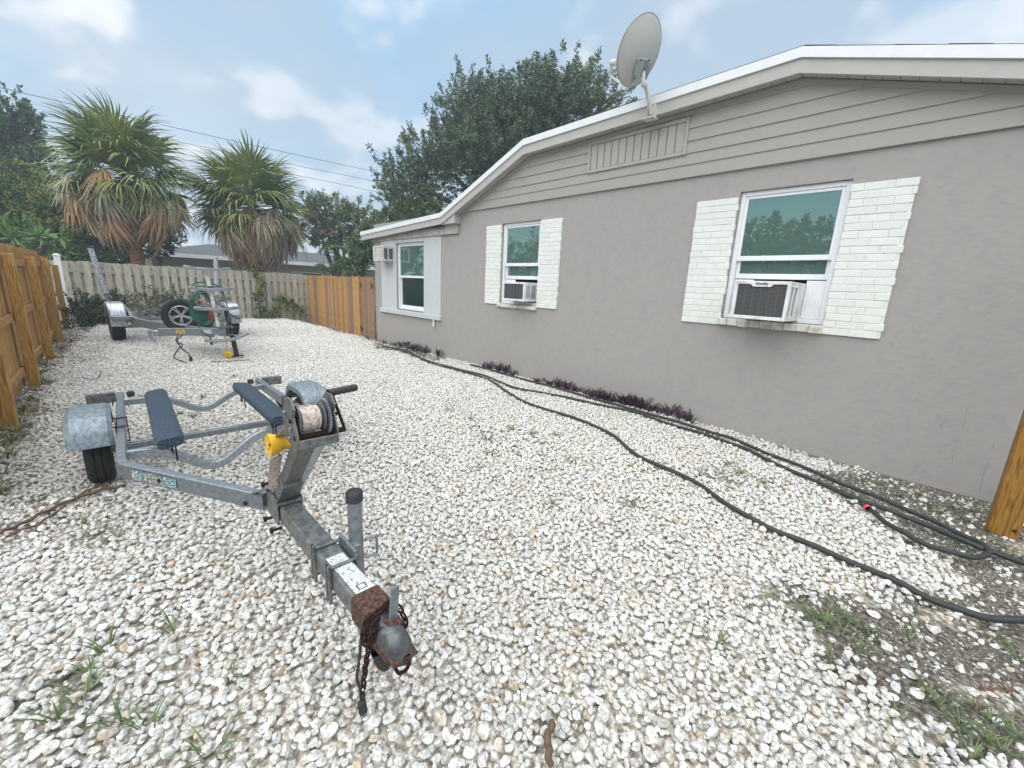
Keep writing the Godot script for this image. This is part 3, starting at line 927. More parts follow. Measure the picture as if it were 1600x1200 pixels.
# ------------------------------------------------------------------ window units
func air_conditioner(label: String, z0: float, z1: float, y0: float, y1: float, xo: float, kind: int, panels: Array) -> void:
	var t := thing("window_air_conditioner", label, "air conditioner", Vector3((xo + XW) / 2, y0, (z0 + z1) / 2), "window units in the house wall")
	var skin: Material = M.ac_old if kind == 2 else M.ac
	var st := S()
	var f := 0.028                                            # casing: rim round the coil, roof, floor, sides
	bx2(st, Vector3(xo + 0.03, y1 - 0.02, z0), Vector3(XW + 0.14, y1, z1), 0.004)
	bx2(st, Vector3(xo + 0.03, y0, z0), Vector3(XW + 0.14, y0 + 0.02, z1), 0.004)
	bx2(st, Vector3(xo + 0.03, y0 + 0.02, z0), Vector3(XW + 0.14, y1 - 0.02, z0 + 0.015))
	bx2(st, Vector3(xo + 0.30, y0 + 0.02, z1 - 0.015), Vector3(XW + 0.14, y1 - 0.02, z1))
	frame_rect(st, xo, xo + 0.03, z0, z1, y0, y1, f, f * 1.1, f * 1.2)
	obj("casing", st, skin, t)
	if kind == 0:                                             # maker's plate dips into the grille
		st = S()
		slab(st, [Vector2(-0.10, 0), Vector2(0.10, 0), Vector2(0.075, -0.022), Vector2(-0.075, -0.022)], 0.026, Transform3D(Basis(Vector3(0, 0, 1), Vector3.UP, Vector3.LEFT), Vector3(xo + 0.014, y1 - f * 1.1, (z0 + z1) / 2)))
		obj("name_plate", st, skin, t)
		var tm := TextMesh.new()
		var fo := SystemFont.new()
		fo.font_names = PackedStringArray(["Droid Sans"])
		fo.font_weight = 700
		tm.font = fo; tm.text = "Danby"; tm.font_size = 32; tm.pixel_size = 0.0011; tm.depth = 0.002
		var lo := put("lettering", tm, M.black, t)
		lo.transform = Transform3D(Basis(Vector3(0, 0, 1), Vector3.UP, Vector3.LEFT), Vector3(xo - 0.0015, y1 - 0.024, (z0 + z1) / 2) - t.position)
	st = S()
	bx2(st, Vector3(xo + 0.030, y0 + f, z0 + f), Vector3(xo + 0.034, y1 - f, z1 - f))
	obj("coil", st, M.coil, t)
	st = S()
	var n := 26
	if kind == 2:                                             # pressed guard with big square openings
		for i in 4:
			bx2(st, Vector3(xo + 0.004, y0 + f, lerpf(z0 + f, z1 - f, (i + 1) / 5.0) - 0.028), Vector3(xo + 0.022, y1 - f, lerpf(z0 + f, z1 - f, (i + 1) / 5.0) + 0.012))
		for i in 5:
			bx2(st, Vector3(xo + 0.003, lerpf(y0 + f, y1 - f, (i + 1) / 6.0) - 0.018, z0 + f), Vector3(xo + 0.020, lerpf(y0 + f, y1 - f, (i + 1) / 6.0) + 0.008, z1 - f))
		obj("grille", st, skin, t)
	else:
		for i in n:
			bx2(st, Vector3(xo + 0.016, lerpf(y0 + f, y1 - f, (i + 0.5) / n) - 0.0022, z0 + f), Vector3(xo + 0.022, lerpf(y0 + f, y1 - f, (i + 0.5) / n) + 0.0022, z1 - f))
		for i in 5:
			bx2(st, Vector3(xo + 0.014, y0 + f, lerpf(z0 + f, z1 - f, (i + 1) / 6.0) - 0.0015), Vector3(xo + 0.020, y1 - f, lerpf(z0 + f, z1 - f, (i + 1) / 6.0) + 0.0015))
		obj("grille", st, M.fin, t)
	# louvred side toward the camera end of the yard
	st = S()
	bx2(st, Vector3(xo + 0.03, y0 + 0.02, z1 - 0.03), Vector3(xo + 0.30, y1 - 0.02, z1 - 0.024))
	obj("shroud", st, M.coil, t)
	st = S()
	for c in [[0.030, 0.050], [0.150, 0.170], [0.280, 0.302]]:
		bx2(st, Vector3(xo + c[0], y0 + 0.02, z1 - 0.024), Vector3(xo + c[1], y1 - 0.02, z1), 0.002)
	bx2(st, Vector3(xo + 0.05, y1 - 0.05, z1 - 0.022), Vector3(xo + 0.28, y1 - 0.021, z1 - 0.001))
	bx2(st, Vector3(xo + 0.05, y0 + 0.021, z1 - 0.022), Vector3(xo + 0.28, y0 + 0.05, z1 - 0.001))
	if kind != 2:
		for i in 15:
			var y := lerpf(y0 + 0.05, y1 - 0.05, (i + 0.5) / 15.0)
			bx(st, Vector3(xo + 0.165, y, z1 - 0.012), Vector3(0.232, 0.005, 0.009), 0.0, Basis(Vector3.RIGHT, 0.5))
	obj("louvre", st, skin, t)
	for p in panels:                                          # pleated filler beside the unit
		st = S()
		var k := int((p[1] - p[0]) / 0.012)
		for i in k:
			var a: float = lerpf(p[0], p[1], float(i) / k)
			var b: float = lerpf(p[0], p[1], float(i + 1) / k)
			var xa := XW + 0.075 + (0.008 if i % 2 == 0 else 0.0)
			var xb := XW + 0.075 + (0.008 if i % 2 == 1 else 0.0)
			quad(st, Vector3(xa, p[2], a), Vector3(xb, p[2], b), Vector3(xb, p[3], b), Vector3(xa, p[3], a), Vector3(-1, 0, signf(xb - xa) * 0.6).normalized())
		obj("side_panel", st, M.vinyl, t)

# ------------------------------------------------------------------ satellite dish
func make_dish() -> void:
	var foot := Vector3(XF - 0.012, 3.50, -2.90)
	var t := thing("satellite_dish", "grey oval satellite dish on a bent mast at the roof edge", "satellite dish", foot)
	var c := Vector3(4.52, 4.05, -2.93)
	var n := Vector3(0.12, 0.50, -0.86).normalized()
	var x := Vector3.UP.cross(n).normalized()
	x = (x - Vector3(0, 0.28, 0)).normalized()
	var y := n.cross(x).normalized()
	x = y.cross(n).normalized()
	var b := Basis(x, y, n)
	var st := S()
	var rx := 0.285
	var ry := 0.32
	var rings := 10
	var seg := 48
	for side in [0, 1]:
		for i in rings:
			for k in seg:
				var p := []
				var q := []
				for e in [[i, k], [i + 1, k], [i + 1, k + 1], [i, k + 1]]:
					var r: float = float(e[0]) / rings
					var a: float = TAU * e[1] / seg
					p.append(c + b * Vector3(cos(a) * rx * r, sin(a) * ry * r, 0.075 * r * r - 0.055 - 0.008 * side))
					q.append((b * Vector3(-cos(a) * r * 0.42, -sin(a) * r * 0.42, 1.0)).normalized() * (1.0 if side == 0 else -1.0))
				nquad(st, p, q)
	obj("reflector", st, M.dish, t)
	st = S()
	var rim := []
	for k in seg + 1:
		var a := TAU * k / seg
		rim.append(c + b * Vector3(cos(a) * rx, sin(a) * ry, 0.018))
	tube(st, rim, 0.0085, 8)
	obj("rim", st, M.dish_trim, t)
	var back := c + b * Vector3(0.0, -0.12, -0.075)
	st = S()
	bx(st, back, Vector3(0.15, 0.17, 0.05), 0.015, b)
	bx(st, back + b * Vector3(0.055, -0.02, -0.04), Vector3(0.012, 0.15, 0.09), 0.003, b)
	bx(st, back + b * Vector3(-0.055, -0.02, -0.04), Vector3(0.012, 0.15, 0.09), 0.003, b)
	obj("bracket", st, M.dish_trim, t)
	for s in [-1, 1]:
		st = S()
		lathe(st, back + b * Vector3(0.06 * s, 0.07, -0.03), -b.z, [Vector2(0.0, 0), Vector2(0.012, 0), Vector2(0.012, 0.014), Vector2(0, 0.016)], 8)
		obj("bolt", st, M.galv, t)
	st = S()
	var top := back + b * Vector3(0, -0.03, -0.06)
	tube(st, smooth_line([foot + Vector3(-0.03, 0.02, 0.01), foot + Vector3(-0.07, 0.10, 0.005), foot + Vector3(-0.19, 0.27, -0.01), top + Vector3(0.02, -0.12, 0), top], 6), 0.022, 14)
	obj("mast", st, M.dish, t)
	st = S()
	bx(st, foot + Vector3(0.012, 0.06, 0), Vector3(0.012, 0.18, 0.10), 0.003)
	bx(st, foot + Vector3(-0.03, -0.028, 0.0), Vector3(0.12, 0.012, 0.14), 0.003)
	bx(st, foot + Vector3(-0.02, 0.06, -0.04), Vector3(0.06, 0.15, 0.006), 0.002)
	bx(st, foot + Vector3(-0.02, 0.06, 0.04), Vector3(0.06, 0.15, 0.006), 0.002)
	obj("foot_plate", st, M.dish, t)
	var low := c + b * Vector3(0, -ry - 0.01, 0.0)
	var lnb := c + b * Vector3(0.0, -ry * 0.92, 0.40)
	st = S()
	bar(st, back + b * Vector3(0, -0.08, -0.02), low + b * Vector3(0, -0.01, 0.03), 0.03, 0.022)
	bar(st, low + b * Vector3(0, -0.01, 0.02), lnb, 0.028, 0.022)
	obj("feed_arm", st, M.dish, t)
	st = S()
	bar(st, lnb, lnb + b * Vector3(0, 0.10, 0.01), 0.035, 0.035)
	lathe(st, lnb + b * Vector3(0, 0.12, 0.03), -(b.z - b.y * 0.2), [Vector2(0, 0), Vector2(0.028, 0), Vector2(0.03, 0.05), Vector2(0.038, 0.09), Vector2(0.038, 0.11), Vector2(0, 0.115)], 16)
	obj("receiver_head", st, M.dish, t)

# ------------------------------------------------------------------ the near trailer
func wheel(parent: Node3D, c: Vector3, axis: Vector3, r: float, w: float, rim_r: float, spokes := 0) -> void:
	axis = axis.normalized()
	var t := group_part("wheel", parent)
	var st := S()
	var h := w / 2
	lathe(st, c, axis, [Vector2(rim_r, -h * 0.80), Vector2(rim_r + 0.012, -h * 0.95), Vector2(r * 0.86, -h * 1.02), Vector2(r * 0.95, -h * 0.9), Vector2(r * 0.985, -h * 0.70),
		Vector2(r, -h * 0.62), Vector2(r, -h * 0.34), Vector2(r - 0.008, -h * 0.33), Vector2(r - 0.008, -h * 0.25), Vector2(r, -h * 0.24), Vector2(r, h * 0.24), Vector2(r - 0.008, h * 0.25), Vector2(r - 0.008, h * 0.33), Vector2(r, h * 0.34), Vector2(r, h * 0.62),
		Vector2(r * 0.985, h * 0.70), Vector2(r * 0.95, h * 0.9), Vector2(r * 0.86, h * 1.02), Vector2(rim_r + 0.012, h * 0.95), Vector2(rim_r, h * 0.80), Vector2(rim_r, -h * 0.80)], 40)
	obj("tyre", st, M.tyre, t)
	st = S()
	if spokes == 0:
		lathe(st, c, axis, [Vector2(0.0, -h * 0.2), Vector2(rim_r * 0.5, -h * 0.2), Vector2(rim_r * 0.75, -h * 0.45), Vector2(rim_r, -h * 0.8), Vector2(rim_r, h * 0.8), Vector2(rim_r * 0.75, h * 0.45), Vector2(rim_r * 0.5, h * 0.55), Vector2(0.03, h * 0.6), Vector2(0.0, h * 0.6)], 28)
		obj("rim", st, M.galv, t)
	else:
		lathe(st, c, axis, [Vector2(rim_r * 0.86, -h * 0.8), Vector2(rim_r, -h * 0.82), Vector2(rim_r, h * 0.82), Vector2(rim_r * 0.94, h * 0.86), Vector2(rim_r * 0.86, h * 0.7), Vector2(rim_r * 0.86, -h * 0.8)], 36)
		lathe(st, c, axis, [Vector2(0.0, h * 0.45), Vector2(rim_r * 0.24, h * 0.45), Vector2(rim_r * 0.2, h * 0.6), Vector2(0.0, h * 0.62)], 20)
		var x := axis.cross(Vector3.UP).normalized()
		var y := axis.cross(x)
		for k in spokes:
			for o in [-0.13, 0.13]:
				var a: float = TAU * k / spokes + o + 0.3
				var e := x * cos(a) + y * sin(a)
				bar(st, c + axis * h * 0.52 + e * rim_r * 0.16, c + axis * h * 0.66 + e * rim_r * 0.92, 0.018, 0.02, 0.004, axis)
		obj("rim", st, M.alu, t)
		st = S()
		lathe(st, c, axis, [Vector2(0.0, -h * 0.1), Vector2(rim_r * 0.88, -h * 0.1), Vector2(rim_r * 0.88, 0.0), Vector2(0.0, 0.0)], 24)
		obj("hub_plate", st, M.black, t)
func fender(parent: Node3D, c: Vector3, w: float, prof: Array, m: Material) -> void:
	# prof: (along z, up) from front to back; an upper skin with rolled sides
	var st := S()
	var n := prof.size()
	for s in [[0.0, 1.0], [0.005, -1.0]]:
		for i in n - 1:
			var a: Vector2 = prof[i]
			var b: Vector2 = prof[i + 1]
			var nn := []
			for e in [i, i + 1]:
				var t: Vector2 = ((prof[mini(e + 1, n - 1)] as Vector2) - (prof[maxi(e - 1, 0)] as Vector2)).normalized()
				nn.append(Vector3(0, t.x * -1.0, t.y) * -1.0)
			var n0: Vector3 = nn[0]
			var n1: Vector3 = nn[1]
			if n0.dot(Vector3(0, a.y, a.x)) < 0: n0 = -n0
			if n1.dot(Vector3(0, b.y, b.x)) < 0: n1 = -n1
			var rows := [[-w / 2 + 0.025, w / 2 - 0.025, 0.0, 0.0], [-w / 2, -w / 2 + 0.025, 0.022, 0.0], [w / 2 - 0.025, w / 2, 0.0, 0.022]]
			for q in rows:
				var lean: Vector3 = Vector3.RIGHT * ((q[2] - q[3]) * -30.0)
				nquad(st, [c + Vector3(q[0], a.y, a.x) - n0 * (q[2] + s[0]), c + Vector3(q[0], b.y, b.x) - n1 * (q[2] + s[0]), c + Vector3(q[1], b.y, b.x) - n1 * (q[3] + s[0]), c + Vector3(q[1], a.y, a.x) - n0 * (q[3] + s[0])],
					[(n0 * s[1] + lean * s[1]).normalized(), (n1 * s[1] + lean * s[1]).normalized(), (n1 * s[1] + lean * s[1]).normalized(), (n0 * s[1] + lean * s[1]).normalized()])
	# side skirts down to the edge line
	for sx in [-1.0, 1.0]:
		for i in n - 1:
			var a: Vector2 = prof[i]
			var b: Vector2 = prof[i + 1]
			var ka := a * 0.80
			var kb := b * 0.80
			var na := a.normalized() * 0.022
			var nb := b.normalized() * 0.022
			for o in [0.0, 0.004]:
				quad(st, c + Vector3(sx * (w / 2 - o), a.y - na.y, a.x - na.x), c + Vector3(sx * (w / 2 - o), b.y - nb.y, b.x - nb.x), c + Vector3(sx * (w / 2 - o), kb.y, kb.x), c + Vector3(sx * (w / 2 - o), ka.y, ka.x), Vector3(sx * (1.0 if o == 0.0 else -1.0), 0, 0))
	obj("fender", st, m, parent)
func chain(parent: Node3D, pts: Array, link: float, wire: float, m: Material) -> void:
	var line := smooth_line(pts, 8)
	var st := S()
	var acc := 0.0
	var k := 0
	for i in line.size() - 1:
		var a: Vector3 = line[i]
		var b: Vector3 = line[i + 1]
		acc += a.distance_to(b)
		if acc < link * 0.66: continue
		acc = 0.0
		var d := (b - a).normalized()
		var x := d.cross(Vector3(0.3, 0.2, 0.93)).normalized()
		if k % 2 == 1: x = d.cross(x).normalized()
		k += 1
		var ring := []
		for j in 11:
			var t := TAU * j / 10.0
			ring.append(b + d * cos(t) * link * 0.5 + x * sin(t) * link * 0.28)
		tube(st, ring, wire, 6, [], false)
	obj("safety_chain", st, m, parent)
func worn_sticker_tex(seed_: int, kind: int) -> ImageTexture:
	var f := noise(seed_, 0.05, 4)
	var img := Image.create(256, 64, true, Image.FORMAT_RGB8)
	for y in 64:
		for x in 256:
			var w := f.get_noise_2d(x, y * 1.5)
			var c: Color
			if kind == 0:                        # torn blue and grey maker's strip
				var blue := (x > 30 and x < 84) or (x > 178)
				c = Color(0.22, 0.55, 0.62) if blue else Color(0.47, 0.46, 0.43)
				if x < 30: c = Color(0.62, 0.63, 0.60)
				if w > 0.08: c = c.lerp(Color(0.40, 0.39, 0.36), 0.85)
				if w < -0.22: c = Color(0.78, 0.80, 0.78)
				if absf(w) < 0.025: c = Color(0.82, 0.83, 0.80)
			elif kind == 1:                      # faded white data plate with rows of print
				c = Color(0.84, 0.85, 0.84)
				if y % 9 < 3 and fmod(x * 0.37 + y * 2.1, 7.0) < 4.6 and x > 12 and x < 200: c = Color(0.60, 0.64, 0.68)
				if x > 212 and x < 244 and y > 16 and y < 48 and not (x > 217 and x < 239 and y > 21 and y < 43): c = Color(0.12, 0.12, 0.13)
				if w > 0.22: c = Color(0.55, 0.56, 0.55)
			elif kind == 2:                      # yellow warning label
				c = Color(0.86, 0.72, 0.10)
				if y > 20 and y < 44 and fmod(x * 0.23 + y, 9.0) < 5.0 and x > 30 and x < 226: c = Color(0.20, 0.17, 0.05)
			else:                                # red and white non-slip lettering strip
				c = Color(0.63, 0.66, 0.68)
				if y > 10 and y < 54 and fmod(x * 0.19 + floor(y / 16.0) * 1.7, 5.0) < 2.9: c = Color(0.60, 0.16, 0.12)
			img.set_pixel(x, y, c)
	return ImageTexture.create_from_image(img)
func sticker_mat(seed_: int, kind: int) -> StandardMaterial3D:
	var m := mat(Color.WHITE, 0.6)
	m.albedo_texture = worn_sticker_tex(seed_, kind)
	return m
func make_near_trailer() -> void:
	var t := thing("boat_trailer", "small galvanised single axle watercraft trailer with blue carpeted bunks", "trailer", Vector3(0.52, 0, -3.2))
	var st := S()
	var yc := 0.375
	for s in [-1.0, 1.0]:
		st = S()
		var cx := 0.515
		var p := [Vector3(cx + s * 0.545, yc, -5.05), Vector3(cx + s * 0.575, yc, -3.30), Vector3(cx + s * 0.578, yc, -3.20), Vector3(cx + s * 0.568, yc, -3.13), Vector3(cx + s * 0.535, yc, -3.07), Vector3(cx + s * 0.055, yc + 0.005, -2.24)]
		beam(st, p, 0.05, 0.092, 0.010)
		obj("frame_rail", st, M.galv, t)
	st = S()
	beam(st, [Vector3(0.513, 0.385, -2.36), Vector3(0.515, 0.385, -2.1), Vector3(0.532, 0.385, -1.19)], 0.092, 0.088, 0.012)
	obj("tongue", st, M.galv_old, t)
	# cross members that dip in the middle
	for q in [[-3.36, 0.20, 0.40], [-4.78, 0.235, 0.52]]:
		st = S()
		var pts := []
		for i in 25:
			var u := i / 24.0
			var e := exp(-pow((u - q[2]) / 0.17, 2.0) * 0.9)
			pts.append(Vector3(lerpf(-0.035, 1.07, u), lerpf(0.385, q[1], e), q[0]))
		beam(st, pts, 0.038, 0.055, 0.008)
		obj("cross_member", st, M.galv_bright, t)
	st = S()
	beam(st, [Vector3(-0.13, 0.235, -4.0), Vector3(1.17, 0.235, -4.0)], 0.045, 0.045, 0.006)
	obj("axle", st, M.galv, t)
	for s in [-1.0, 1.0]:
		var x: float = 0.515 + s * 0.56
		st = S()
		tube(st, smooth_line([Vector3(x, 0.315, -4.42), Vector3(x, 0.275, -4.2), Vector3(x, 0.265, -4.0), Vector3(x, 0.275, -3.8), Vector3(x, 0.315, -3.58)], 4), 0.016, 8)
		obj("leaf_spring", st, M.rust_dark, t)
		for zz in [-4.10, -3.86]:
			st = S()
			frame_at(st, Vector3(x, 0.375, zz), 0.064, 0.108, 0.012)
			bar(st, Vector3(x + s * 0.03, 0.43, zz), Vector3(x + s * 0.13, 0.44, zz), 0.014, 0.008)
			obj("fender_bracket", st, M.rust_dark, t)
		fender(t, Vector3(0.515 + s * 0.715, 0.215, -4.0), 0.225, [Vector2(0.305, 0.14), Vector2(0.292, 0.22), Vector2(0.262, 0.275), Vector2(0.215, 0.310), Vector2(0.15, 0.330), Vector2(0.0, 0.336), Vector2(-0.15, 0.330), Vector2(-0.215, 0.310), Vector2(-0.262, 0.275), Vector2(-0.292, 0.22), Vector2(-0.305, 0.14)], M.fender)
		wheel(t, Vector3(0.515 + s * 0.70, 0.222, -4.0), Vector3(s, 0, 0), 0.212, 0.135, 0.105)
	# bunks on bolted posts
	for q in [[0.185, 0.165, -4.42, -3.10, 0.16], [0.775, 0.795, -4.36, -3.18, -0.16]]:
		st = S()
		var a := Vector3(q[0], 0.515, q[2])
		var b := Vector3(q[1], 0.495, q[3])
		var sec := []
		var nrm := []
		for k in 12:
			var an := TAU * (k + 0.5) / 12
			var v := Vector2(signf(cos(an)) * pow(absf(cos(an)), 0.45) * 0.072, signf(sin(an)) * pow(absf(sin(an)), 0.45) * 0.036)
			sec.append(v.rotated(q[4])); nrm.append(Vector2(cos(an) * 0.5, sin(an)).normalized().rotated(q[4]))
		var line := []
		var sc := []
		for k in 15:
			line.append(a.lerp(b, k / 14.0)); sc.append(0.86 if k == 0 or k == 14 else 1.0 + 0.02 * sin(k * 2.3))
		sweep(st, line, sec, nrm, Vector3.UP, sc)
		obj("bunk", st, M.carpet, t)
		for zz in [-3.36, -4.78 + 0.43]:
			st = S()
			var yb: float = 0.34 if zz > -4.0 else 0.36
			bar(st, Vector3(q[0] - 0.004, yb, zz), Vector3(q[0] - 0.004, 0.49, zz), 0.045, 0.010)
			tube(st, [Vector3(q[0] + 0.014, yb - 0.05, zz + 0.022), Vector3(q[0] + 0.014, 0.47, zz + 0.022)], 0.005, 6)
			obj("bunk_bracket", st, M.rust_dark, t)
	# bolt heads, and the lamp wire tied along the left rail
	for q in [[-0.062, 0.40, -3.42, -1.0], [-0.060, 0.40, -4.70, -1.0], [-0.060, 0.40, -4.84, -1.0], [-0.062, 0.40, -3.30, -1.0], [0.10, 0.375, -2.84, -0.9], [0.40, 0.36, -2.32, -0.9], [1.092, 0.40, -3.42, 1.0], [1.088, 0.40, -4.76, 1.0]]:
		st = S()
		lathe(st, Vector3(q[0] - (0.018 if q[3] < 0 else -0.018), q[1], q[2]), Vector3(q[3], 0, 0.5 if absf(q[3]) < 1.0 else 0.0), [Vector2(0, 0), Vector2(0.012, 0), Vector2(0.012, 0.008), Vector2(0, 0.009)], 6, true)
		obj("bolt", st, M.rust_dark, t)
	st = S()
	tube(st, smooth_line([Vector3(0.44, 0.335, -2.33), Vector3(0.25, 0.318, -2.62), Vector3(0.10, 0.325, -2.90), Vector3(-0.01, 0.318, -3.10), Vector3(-0.035, 0.325, -3.4), Vector3(-0.033, 0.315, -4.0), Vector3(-0.03, 0.33, -4.9)], 6), 0.004, 6)
	obj("lamp_wire", st, M.rubber, t)
	# plates for the rear lamps
	for s in [-1.0, 1.0]:
		st = S()
		bx(st, Vector3(0.515 + s * 0.67, 0.385, -5.0), Vector3(0.19, 0.085, 0.006), 0.002)
		bx(st, Vector3(0.515 + s * 0.67, 0.424, -5.03), Vector3(0.19, 0.006, 0.06), 0.002)
		obj("lamp_plate", st, M.galv_old, t)
		st = S()
		bx(st, Vector3(0.515 + s * 0.475, 0.395, -5.04), Vector3(0.055, 0.05, 0.04), 0.008)
		obj("marker_lamp", st, M.rubber, t)
	# worn strip on the diagonal rail
	var d := (Vector3(0.46, 0.38, -2.24) - Vector3(-0.02, 0.375, -3.07)).normalized()
	var nrm2 := Vector3.UP.cross(d).normalized() * -1.0
	var c0 := Vector3(0.035, 0.375, -2.98) + nrm2 * 0.0315
	put("maker_strip", sticker(c0 + d * 0.10, d * 0.17, Vector3.UP * 0.030), sticker_mat(61, 0), t)
	# post
	st = S()
	beam(st, [Vector3(0.517, 0.43, -2.16), Vector3(0.517, 0.52, -2.09), Vector3(0.518, 0.61, -1.975), Vector3(0.520, 0.865, -1.735)], 0.078, 0.062, 0.010)
	obj("winch_post", st, M.galv_old, t)
	st = S()
	bx(st, Vector3(0.515, 0.44, -2.13), Vector3(0.112, 0.014, 0.19), 0.003)
	for s in [-1.0, 1.0]: bx(st, Vector3(0.515 + s * 0.054, 0.40, -2.13), Vector3(0.010, 0.13, 0.18), 0.003)
	bar(st, Vector3(0.515, 0.47, -2.09), Vector3(0.516, 0.585, -1.99), 0.092, 0.076, 0.003)
	obj("post_base", st, M.galv_old, t)
	for q in [[0.455, 0.325, -2.16], [0.455, 0.315, -2.05], [0.455, 0.52, -2.14]]:
		st = S()
		tube(st, [Vector3(q[0] - 0.03, q[1], q[2]), Vector3(q[0] + 0.02, q[1], q[2])], 0.007, 6)
		lathe(st, Vector3(q[0] - 0.02, q[1], q[2]), Vector3.LEFT, [Vector2(0, 0), Vector2(0.014, 0), Vector2(0.014, 0.012), Vector2(0, 0.012)], 6, true)
		obj("bolt", st, M.rust_dark, t)
	st = S()
	bar(st, Vector3(0.41, 0.425, -2.28), Vector3(0.47, 0.50, -2.13), 0.035, 0.006)
	obj("brace", st, M.galv_old, t)
	make_winch(t)
	# bow roller
	var rc := Vector3(0.475, 0.80, -1.90)
	st = S()
	lathe(st, rc, Vector3.LEFT, [Vector2(0.014, -0.062), Vector2(0.046, -0.062), Vector2(0.050, -0.052), Vector2(0.032, -0.01), Vector2(0.030, 0.0), Vector2(0.032, 0.01), Vector2(0.050, 0.050), Vector2(0.049, 0.060), Vector2(0.041, 0.056), Vector2(0.016, 0.045), Vector2(0.006, 0.045)], 28)
	for k in 8:
		var a := TAU * k / 8
		var e := Vector3(0, cos(a), sin(a))
		bar(st, rc + Vector3.LEFT * 0.050 + e * 0.014, rc + Vector3.LEFT * 0.056 + e * 0.041, 0.006, 0.010, 0.002, Vector3.LEFT)
	var rol := obj("bow_roller", st, M.yellow, t)
	st = S()
	tube(st, [rc + Vector3(-0.055, 0, 0), rc + Vector3(0.10, 0, 0)], 0.008, 8)
	obj("roller_pin", st, M.rust_dark, rol)
	st = S()
	bar(st, rc + Vector3(0.075, 0.0, -0.01), Vector3(0.548, 0.80, -1.77), 0.008, 0.05)
	bar(st, rc + Vector3(-0.062 + 0.13, 0.0, 0.0), Vector3(0.50, 0.77, -1.80), 0.008, 0.05)
	obj("roller_bracket", st, M.rust_dark, t)
	make_coupler(t)
func frame_at(st: SurfaceTool, c: Vector3, w: float, h: float, d: float) -> void:    # a square loop round a rail that runs along z
	var k := 0.006
	bx(st, c + Vector3(-w / 2, 0, 0), Vector3(k, h, d), 0.001)
	bx(st, c + Vector3(w / 2, 0, 0), Vector3(k, h, d), 0.001)
	bx(st, c + Vector3(0, h / 2, 0), Vector3(w + k, k, d), 0.001)
	bx(st, c + Vector3(0, -h / 2, 0), Vector3(w + k, k, d), 0.001)
func make_winch(t: Node3D) -> void:
	var w := group_part("winch", t)
	var c := Vector3(0.520, 0.965, -1.665)            # drum axle
	var st := S()
	# folded base with two cheek plates, leaning back with the post
	bar(st, Vector3(0.525, 0.868, -1.78), Vector3(0.525, 0.868, -1.60), 0.145, 0.007, 0.002)
	for e in [-0.070, 0.078]:
		slab(st, [Vector2(-0.10, -0.10), Vector2(0.06, -0.10), Vector2(0.065, -0.05), Vector2(0.03, 0.02), Vector2(0.045, 0.055), Vector2(0.01, 0.085), Vector2(-0.045, 0.085), Vector2(-0.09, 0.05), Vector2(-0.105, -0.02)], 0.006, Transform3D(Basis(Vector3(0, 0, 1), Vector3.UP, Vector3.LEFT), c + Vector3(e, 0, 0)))
	bx(st, Vector3(0.525, 0.885, -1.600), Vector3(0.150, 0.035, 0.006), 0.002)
	obj("winch_frame", st, M.galv_old, w)
	st = S()
	lathe(st, c + Vector3(-0.055, 0, 0), Vector3.RIGHT, [Vector2(0.02, 0), Vector2(0.058, 0), Vector2(0.058, 0.004), Vector2(0.033, 0.005), Vector2(0.033, 0.089), Vector2(0.058, 0.090), Vector2(0.058, 0.094), Vector2(0.02, 0.094)], 28, true)
	obj("drum", st, M.galv_old, w)
	st = S()
	lathe(st, c + Vector3(-0.044, 0, 0), Vector3.RIGHT, [Vector2(0.03, 0), Vector2(0.046, 0.0), Vector2(0.050, 0.012), Vector2(0.047, 0.03), Vector2(0.051, 0.048), Vector2(0.047, 0.068), Vector2(0.03, 0.070)], 28)
	obj("strap_coil", st, M.strap, w)
	st = S()
	var n := 44
	var gp := []
	for k in n * 2:
		var a := TAU * k / (n * 2)
		gp.append(Vector2(cos(a), sin(a)) * (0.072 if k % 2 == 0 else 0.066))
	slab(st, gp, 0.008, Transform3D(Basis(Vector3(0, 0, 1), Vector3.UP, Vector3.LEFT), c + Vector3(0.052, 0, 0)))
	obj("gear", st, M.galv, w)
	st = S()
	tube(st, [c + Vector3(-0.08, 0, 0), c + Vector3(0.10, 0, 0)], 0.008, 10)
	tube(st, [c + Vector3(-0.075, -0.062, 0.028), c + Vector3(0.12, -0.062, 0.028)], 0.011, 10)
	obj("shaft", st, M.rust_dark, w)
	st = S()
	tube(st, [c + Vector3(-0.02, -0.082, 0.04), c + Vector3(0.055, -0.080, 0.045)], 0.006, 8)
	obj("pawl", st, M.galv_bright, w)
	st = S()
	for e in [[-0.076, -0.075, -0.02], [-0.076, 0.02, -0.06], [-0.076, -0.03, 0.0]]:
		lathe(st, c + Vector3(e[0], e[1], e[2]), Vector3.LEFT, [Vector2(0, 0), Vector2(0.009, 0), Vector2(0.009, 0.007), Vector2(0, 0.008)], 8)
	obj("bolt", st, M.galv_bright, w)
	st = S()                                            # crank
	bar(st, c + Vector3(0.118, -0.062, 0.028), c + Vector3(0.100, 0.075, -0.045), 0.020, 0.007, 0.002, Vector3.RIGHT)
	obj("crank_arm", st, M.rust_dark, w)
	st = S()
	var g0 := c + Vector3(0.080, 0.078, -0.045)
	var prof := [Vector2(0.0, 0.0)]
	for k in 12:
		prof.append(Vector2(0.016 if k % 2 == 0 else 0.0145, 0.005 + k * 0.0105)); prof.append(Vector2(0.016 if k % 2 == 0 else 0.0145, 0.012 + k * 0.0105))
	prof.append(Vector2(0.0, 0.135))
	lathe(st, g0, Vector3(1, 0.06, -0.05), prof, 14)
	obj("crank_grip", st, M.rubber, w)
	st = S()                                            # webbing from the drum over the roller and down to the frame
